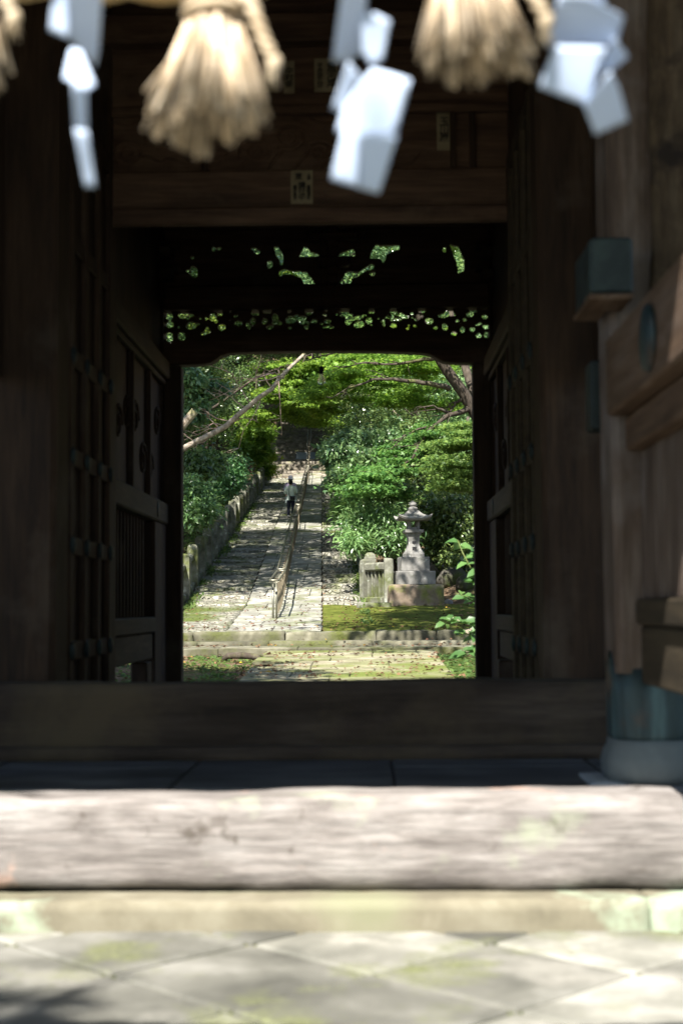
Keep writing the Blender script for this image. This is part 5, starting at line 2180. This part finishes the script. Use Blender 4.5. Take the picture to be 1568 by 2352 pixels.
for pts, d0, d1, r0 in BOUGHS:
    n = len(pts)
    path = mpath(pts, [d0 + (d1 - d0) * i / (n - 1) for i in range(n)])
    fine = []
    for i in range(n - 1):
        for q in range(3):
            p = path[i].lerp(path[i + 1], q / 3)
            fine.append(p + Vector((mr.uniform(-.02, .02), mr.uniform(-.03, .03), mr.uniform(-.02, .02))))
    fine.append(path[-1])
    mb.tube(fine, taper(r0, .010, len(fine) - 1), 7)
    for p in fine[3:]:
        if mr.random() < .75:
            q = p + Vector((mr.uniform(-.9, .3), mr.uniform(-.4, .4), mr.uniform(-.45, .25)))
            mb.tube(wander(p, q, 4, .04, mr, .03), taper(.018, .004, 4), 5)
mb.build("boughs", BARK, maple, GO2)


def spray(defs, n_each, mat, name, seed, parent, origin, L=.075, W=.026, shape="maple"):
    """flat hanging sprays of leaves: (px, py, depth, half width px, half height px, how many)"""
    r = random.Random(seed)
    cens, rads = [], []
    for (px, py, d, hw, hh, m) in defs:
        for k in range(m):
            a = r.uniform(0, 6.28)
            q = math.sqrt(r.random())
            p = at(px + hw * q * math.cos(a), py + hh * q * math.sin(a), d + r.uniform(-.9, .9))
            cens.append(tuple(Vector(p) - Vector(origin)))
            s = r.uniform(.45, .80)
            rads.append((s, s, s * .11))
    return crown(name, mat, parent, cens, rads, n_each * len(cens), L, W, shape, seed, up=1.6, out=.5, droop=-.25, shell=.05)


NEARM = [(880, 840, 40.5, 120, 26, 24), (975, 850, 40.6, 60, 30, 10), (790, 870, 39.2, 70, 26, 14), (900, 905, 39.6, 90, 26, 12), (1000, 925, 40.2, 50, 24, 7), (760, 905, 39.6, 50, 22, 6), (930, 780, 38, 160, 30, 12)]
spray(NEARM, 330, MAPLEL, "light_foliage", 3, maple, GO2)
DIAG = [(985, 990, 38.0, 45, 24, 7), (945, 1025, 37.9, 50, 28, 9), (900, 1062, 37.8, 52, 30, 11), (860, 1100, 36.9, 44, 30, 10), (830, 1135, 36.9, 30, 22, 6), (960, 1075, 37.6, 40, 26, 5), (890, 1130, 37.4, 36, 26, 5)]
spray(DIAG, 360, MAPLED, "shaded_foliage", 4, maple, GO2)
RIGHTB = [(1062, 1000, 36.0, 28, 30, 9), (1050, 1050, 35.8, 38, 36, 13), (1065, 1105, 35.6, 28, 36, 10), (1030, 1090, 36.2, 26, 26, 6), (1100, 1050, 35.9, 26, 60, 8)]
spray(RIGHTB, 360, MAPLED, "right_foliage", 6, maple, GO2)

# maple that hangs over the middle of the stair
g = gpoint(-9.6, 55.5)
m2 = thing("maple_tree", "yellow green maple spreading above the middle of the stair from the left slope", "tree", g, None)
mb = MB()
O3 = tuple(g)
tp = [tuple(g + Vector((0, 0, -.5))), tuple(g + Vector((.3, 0, 2.0))), tuple(at(500, 930, 55)), tuple(at(590, 865, 55)), tuple(at(680, 830, 55)), tuple(at(760, 790, 55))]
mb.tube(tp, [.20, .16, .05, .04, .03, .015], 9)
for k in range(12):
    p = Vector(tp[3]).lerp(Vector(tp[5]), k / 12)
    mb.tube(wander(p, p + Vector((mr.uniform(-.6, 1.2), mr.uniform(-1, 1), mr.uniform(-2.0, .2))), 5, .08, mr), taper(.03, .006, 5), 5)
mb.build("trunk", BARK, m2, O3)
M2 = [(700, 955, 58, 40, 14, 10), (735, 965, 59, 24, 14, 6), (655, 948, 57, 30, 14, 8), (720, 865, 55, 70, 36, 34), (690, 915, 54.5, 55, 22, 20), (640, 905, 55, 40, 22, 12), (745, 935, 55.5, 40, 22, 10), (600, 960, 56, 25, 16, 6), (800, 850, 56, 60, 40, 20), (650, 850, 56, 50, 25, 14)]
spray(M2, 300, MAPLEL, "crown", 8, m2, O3, .095, .033)

# leaning tree with the pale sunlit bare bough on the left
lr = random.Random(17)
g = gpoint(-8.6, 39.5)
bare = thing("leaning_tree", "leaning tree with one long pale bare bough rising across the left of the view", "tree", g)
O4 = tuple(g)
mb = MB()
bp_ = mpath([(330, 1075), (418, 1032), (455, 1012), (490, 995), (520, 978), (545, 955), (578, 928), (596, 912), (625, 893), (640, 872), (665, 845), (694, 818), (715, 790), (730, 740)], [39.8, 40, 40, 40, 40, 40, 40, 40, 40.1, 40.2, 40.3, 40.4, 40.6, 41])
mb.tube([tuple(g + Vector((-.3, 0, -.5))), tuple(g + Vector((-.1, .1, 1.2)))] + [tuple(p) for p in bp_], [.22, .16, .12, .088, .083, .079, .077, .074, .070, .067, .063, .058, .053, .047, .036, .015], 10)
mb.build("bough", PALEBARK, bare, O4)
TW = [[(642, 868), (632, 855), (600, 862), (570, 872), (540, 890), (515, 905), (495, 912)], [(632, 855), (590, 868), (560, 885), (530, 900)], [(600, 910), (595, 930), (580, 960), (560, 985), (548, 1030)], [(640, 875), (642, 905), (645, 960), (648, 1000)],
      [(520, 978), (490, 972), (470, 985), (445, 992)], [(512, 982), (480, 985), (455, 998), (432, 1004)], [(528, 968), (500, 962), (478, 950), (470, 940)], [(566, 938), (545, 925), (530, 910), (505, 900)], [(575, 930), (560, 905), (553, 890), (555, 870)],
      [(655, 858), (620, 872), (585, 876), (560, 868), (525, 868)], [(585, 873), (590, 850), (598, 830), (600, 812)], [(545, 880), (535, 860), (510, 848), (490, 842)], [(535, 965), (560, 960), (590, 965)], [(480, 1000), (470, 1015), (452, 1020)], [(505, 985), (480, 960), (472, 945)]]
mb = MB()
for t in TW:
    d = 40 + lr.uniform(-.5, .5)
    n = len(t)
    pts = mpath(t, [40.1 + (d - 40.1) * i / (n - 1) for i in range(n)])
    mb.tube(pts, taper(.020, .005, n - 1), 5)
    for p in pts[1:]:
        for q in range(2):
            e = p + Vector((lr.uniform(-.55, .25), lr.uniform(-.3, .3), lr.uniform(-.2, .4)))
            mb.tube(wander(p, e, 3, .03, lr), taper(.009, .003, 3), 4)
mb.build("twigs", TWIGM, bare, O4)
g = gpoint(-7.6, 38.0)
stub = thing("broken_tree", "sawn off yellow mossy tree stub leaning in from the left edge of the opening", "tree", g)
mb = MB()
mb.tube([tuple(g + Vector((0, 0, -.4))), tuple(g + Vector((.3, 0, 1.5)))] + [tuple(p) for p in mpath([(395, 1010), (418, 978), (436, 958), (448, 944)], [38, 38, 38, 38])], [.17, .15, .125, .12, .115, .11], 10)
mb.build("trunk", PALEBARK, stub, tuple(g))

g = gpoint(4.0, 52)
stub2 = thing("dead_tree", "thin dead tree with one sunlit pale limb among the maple leaves right of the stair", "tree", g)
mb = MB()
mb.tube([tuple(g + Vector((0, 0, -.4)))] + [tuple(p) for p in mpath([(1010, 1040), (925, 975), (909, 953), (893, 932), (869, 917), (850, 908), (834, 900)], [51, 50, 50, 50, 50, 50, 50])], [.16, .13, .10, .09, .075, .06, .05, .025], 9)
mb.build("trunk", PALEBARK, stub2, tuple(g))


# ------------------------------------------------------------------ shrubs
def shrub(name, label, cat, x, y, defs, leaf, n, L, W, seed, shape="long", sz=(.30, .55), stems=7):
    r = random.Random(seed)
    g = gpoint(x, y)
    root = thing(name, label, cat, g)
    cens, rads = [], []
    for (px, py, d, hw, hh, m) in defs:
        for k in range(m):
            a, q = r.uniform(0, 6.28), math.sqrt(r.random())
            p = at(px + hw * q * math.cos(a), py + hh * q * math.sin(a), d + r.uniform(-.6, .6))
            cens.append(Vector(p) - g)
            s = r.uniform(*sz)
            rads.append((s, s, s * .7))
    crown("foliage", leaf, root, cens, rads, n * len(cens), L, W, shape, seed, up=.8, out=.9, droop=-.45, shell=.3)
    mb = MB()
    for k in range(min(stems * 3, len(cens))):
        mb.tube(wander(Vector((r.uniform(-.3, .3), r.uniform(-.3, .3), -.2)), cens[k], 6, .06, r, .1), taper(.028, .006, 6), 5)
    mb.build("stems", BARK, root)
    return root


shrub("bamboo_leaf_shrub", "bright narrow leaved shrub cascading over the balustrade left of the lantern", "shrub", 1.1, 38.5,
      [(850, 1215, 37.2, 55, 34, 18), (880, 1175, 38.0, 45, 30, 12), (900, 1240, 37.0, 28, 22, 8), (820, 1240, 36.9, 20, 16, 5)], BUSHL, 330, .15, .018, 31)
shrub("green_shrub", "fresh green shrub overhanging the ramp edge above the narrow leaved shrub", "shrub", .9, 42.0,
      [(825, 1155, 41, 38, 34, 12), (860, 1110, 42, 45, 34, 12), (800, 1190, 40.5, 20, 22, 6)], MAPLED, 300, .09, .028, 32, "maple")
shrub("glossy_shrub", "blue green glossy shrub leaning over the right edge of the upper ramp", "shrub", .8, 47.0,
      [(800, 1060, 47, 42, 30, 14), (840, 1020, 48, 50, 36, 16), (790, 1100, 46.5, 25, 26, 8), (770, 1025, 49, 20, 16, 5), (900, 1000, 48.5, 45, 40, 12)], EVER2, 330, .17, .04, 33)
shrub("shady_shrub", "dark shrub in the shade behind the stone lantern", "shrub", 3.6, 40.5,
      [(985, 1190, 40.5, 50, 36, 14), (1050, 1190, 40, 40, 50, 16), (1005, 1250, 40, 40, 26, 9), (930, 1150, 41, 30, 24, 8), (1060, 1270, 39.5, 40, 26, 9)], EVER, 300, .13, .030, 34)
shrub("pale_green_shrub", "big bright shrub behind the fence at the left edge of the opening", "shrub", -6.1, 38.2,
      [(440, 1160, 39.4, 28, 30, 14), (424, 1192, 39.2, 22, 14, 7), (462, 1180, 39.6, 12, 14, 4), (420, 1120, 39.6, 22, 18, 6)], BUSHL, 330, .15, .028, 35)
shrub("layered_shrub", "shrub with layered sunlit sprays behind the middle of the left fence", "shrub", -6.7, 45.0,
      [(505, 1098, 46, 48, 16, 12), (535, 1082, 46.5, 24, 16, 8), (480, 1115, 46, 40, 16, 10), (478, 1140, 45, 22, 8, 4)], BUSHL, 290, .13, .024, 36)
shrub("dark_shrub", "dark low shrub in shade under the bare bough on the left bank", "shrub", -7.4, 42.5,
      [(440, 1080, 42, 30, 22, 8), (470, 1065, 43, 36, 20, 8), (520, 1065, 46, 40, 16, 8)], EVER, 300, .13, .03, 37)
shrub("sunlit_shrub", "small yellow green sunlit shrub beside the left pillar of the stair", "shrub", -8.4, 84.0,
      [(585, 1000, 82, 32, 26, 16), (600, 1040, 82, 20, 24, 9), (560, 1035, 81, 22, 20, 8), (612, 1075, 83, 8, 14, 3)], MAPLEL, 280, .16, .05, 38, "maple", (.4, .75))
shrub("sprig_tree", "spray of pale leaves hanging at the upper left corner of the opening", "shrub", -7.3, 41.0,
      [(432, 875, 41, 18, 30, 7), (470, 900, 41.5, 38, 16, 8), (440, 940, 41, 25, 20, 6)], EVER2, 260, .16, .036, 39, "long", (.25, .45))

# broad leaved plant just behind the right rear post
hr = random.Random(9)
g = Vector((1.95, 19.3, ground(1.95, 19.3)))
hy = thing("broad_leaved_shrub", "fresh broad leaved shrub with pale buds poking out beside the right rear post", "shrub", g)
HS = [[(1160, 1420), (1098, 1340), (1078, 1300), (1062, 1270), (1050, 1240)], [(1150, 1420), (1105, 1330), (1095, 1290), (1088, 1262)], [(1150, 1420), (1100, 1390), (1075, 1372), (1045, 1362)], [(1160, 1440), (1100, 1440), (1065, 1428), (1035, 1425), (1018, 1432)],
      [(1160, 1460), (1105, 1465), (1070, 1455), (1045, 1460)], [(1160, 1470), (1100, 1490), (1070, 1500), (1060, 1515)]]
mb = MB()
LP, LD, LN, LL, LW = [], [], [], [], []
root_p = Vector((1.95, 19.3, g.z - .1))
view = Vector((0, -1, .25)).normalized()
for st_ in HS:
    pts = [root_p - g] + [at(px, py, 19.1 + hr.uniform(-.15, .15)) - g for px, py in st_[1:]]
    mb.tube(pts, taper(.014, .005, len(pts) - 1), 6)
    for i in range(1, len(pts)):
        for q in range(5 if i > 1 else 3):
            f = hr.random()
            p = pts[i - 1].lerp(pts[i], f) if i > 1 else pts[i]
            ang = hr.uniform(0, 6.28)
            d_ = Vector((math.cos(ang), math.sin(ang) * .7, hr.uniform(-.25, .35))).normalized()
            nn = (Vector((hr.uniform(-.5, .5), -.55 + hr.uniform(-.4, .4), .8))).normalized()
            LP.append(p)
            LD.append(d_)
            LN.append(nn)
            LL.append(hr.uniform(.14, .235))
            LW.append(LL[-1] * hr.uniform(.24, .31))
mb.build("stems", surface("green_stem", [(.10, .13, .04), (.16, .19, .06)], 5, rough=.6, bump=0), hy)
me = leaf_mesh("leaves", np.array(LP), unit(np.array(LD)), unit(np.array(LN)), np.array(LL), np.array(LW), HYDR, "long")
o = link(bpy.data.objects.new("leaves", me))
o.parent = hy
mb = MB()
for (px, py) in ((1036, 1420), (1050, 1428), (1072, 1452), (1080, 1446)):
    p = at(px, py, 19.0) - g
    for q in range(9):
        c = p + Vector((hr.gauss(0, .018), hr.gauss(0, .018), hr.gauss(0, .014)))
        mb.lathe(tuple(c), [(.001, -.009), (.009, 0), (.001, .009)], 6)
mb.build("buds", surface("pinkish_bud", [(.42, .33, .27), (.52, .42, .35)], 8, rough=.8, bump=0), hy)

# ------------------------------------------------------------------ ground cover and fallen leaves
def scatter(name, label, n, region, mat, L, W, seed, shape, kind="stuff", flat=True, lift=.01):
    r = np.random.default_rng(seed)
    P, D, N = [], [], []
    cnt = 0
    while cnt < n:
        x, y, z, up = region(r)
        if x is None:
            continue
        P.append((x, y, z + lift))
        a = r.random() * 6.28
        if flat:
            D.append((math.cos(a), math.sin(a), r.normal() * .18))
            N.append((r.normal() * .35, r.normal() * .35, 1))
        else:
            D.append((math.cos(a) * .8, math.sin(a) * .8, up))
            N.append((-math.cos(a) * .6, -math.sin(a) * .6, 1))
        cnt += 1
    l = L * (1 + .3 * r.normal(size=n)).clip(.4, 1.9)
    me = leaf_mesh(name, np.array(P), unit(np.array(D)), unit(np.array(N)), l, W * l / L, mat, shape)
    return tag(link(bpy.data.objects.new(name, me)), label, kind=kind)


def reg_path(r):
    y = 14.5 + 12.2 * r.random()
    x = -5.2 + 7.6 * r.random()
    if noise.noise(Vector((x * 1.1, y * .9, 1))) < r.normal() * .28 - .05:
        return None, 0, 0, 0
    z = zb(y) + .03 if -1.85 < x < 1.1 else max(zb(y) - .06, ground(x, y))
    if y > 25.7 and -5.2 < x < 2.1:
        z = zb(y) + (.08 if y < 26.55 else .16)
    return x, y, z, 0


def reg_land(r):
    y = 27.1 + 12 * r.random() ** 1.5
    x = -5 + 8.6 * r.random()
    if noise.noise(Vector((x * 1.3, y * .7, 4))) < r.normal() * .3:
        return None, 0, 0, 0
    return x, y, (zb(y) + .03 if y < 35 else (zb(y) + .06 if x < xr(y) else ground(x, y))), 0


def reg_far(r):
    y = 37 + 30 * r.random()
    s = r.random()
    x = xl(y) - 1 - 6 * s if r.random() < .6 else xr(y) + .6 + 5 * s
    return x, y, ground(x, y), 0


scatter("fallen_leaves", "brown and yellow fallen leaves scattered on the approach path", 2100, reg_path, LITTER, .066, .021, 1, "oval", lift=.012)
scatter("fallen_leaves", "fallen leaves scattered thinly over the landing and lower ramp", 1300, reg_land, LITTER, .066, .021, 2, "oval", lift=.012)
scatter("leaf_litter", "dry leaf litter on the shaded banks beside the ramp", 6000, reg_far, LITTER, .12, .035, 3, "oval", lift=.02)


def reg_weed(r):
    y = 15.0 + 10.5 * r.random()
    if r.random() < .5:
        x = 1.15 + 1.4 * r.random()
    else:
        x = -1.7 - 3.6 * r.random()
    if noise.noise(Vector((x * 1.6, y * 1.1, 7))) < r.normal() * .22 - (.15 if x > 0 else -.02):
        return None, 0, 0, 0
    return x, y, max(ground(x, y), zb(y) - .09), .25 + .5 * r.random()


scatter("ground_weeds", "low green weeds growing on both sides of the approach path", 9000, reg_weed, WEED, .085, .020, 5, "long", flat=False, lift=.0)


def reg_edge(r):
    y = 28 + 40 * r.random()
    x = (xl(y) + .05 + .14 * abs(r.normal())) if r.random() < .6 else (xr(y) + .05 - .12 * abs(r.normal()))
    if noise.noise(Vector((x, y * .8, 3))) < r.normal() * .2:
        return None, 0, 0, 0
    return x, y, zb(y) + .02, .5 + .5 * r.random()


scatter("edge_weeds", "weeds and ferns along the foot of the stone fences", 2600, reg_edge, WEED, .10, .02, 6, "long", flat=False, lift=.0)


def reg_bank(r):
    y = 37 + 42 * r.random()
    s = abs(r.normal())
    x = xl(y) - .7 - 2.2 * s if r.random() < .5 else max(xr(y) + .7, 3.0 - (y - 36) * .12) + 1.6 * s
    return x, y, ground(x, y), .3 + .6 * r.random()


scatter("bank_plants", "dark low undergrowth covering the banks under the trees", 26000, reg_bank, EVER, .16, .03, 8, "long", flat=False, lift=.02)
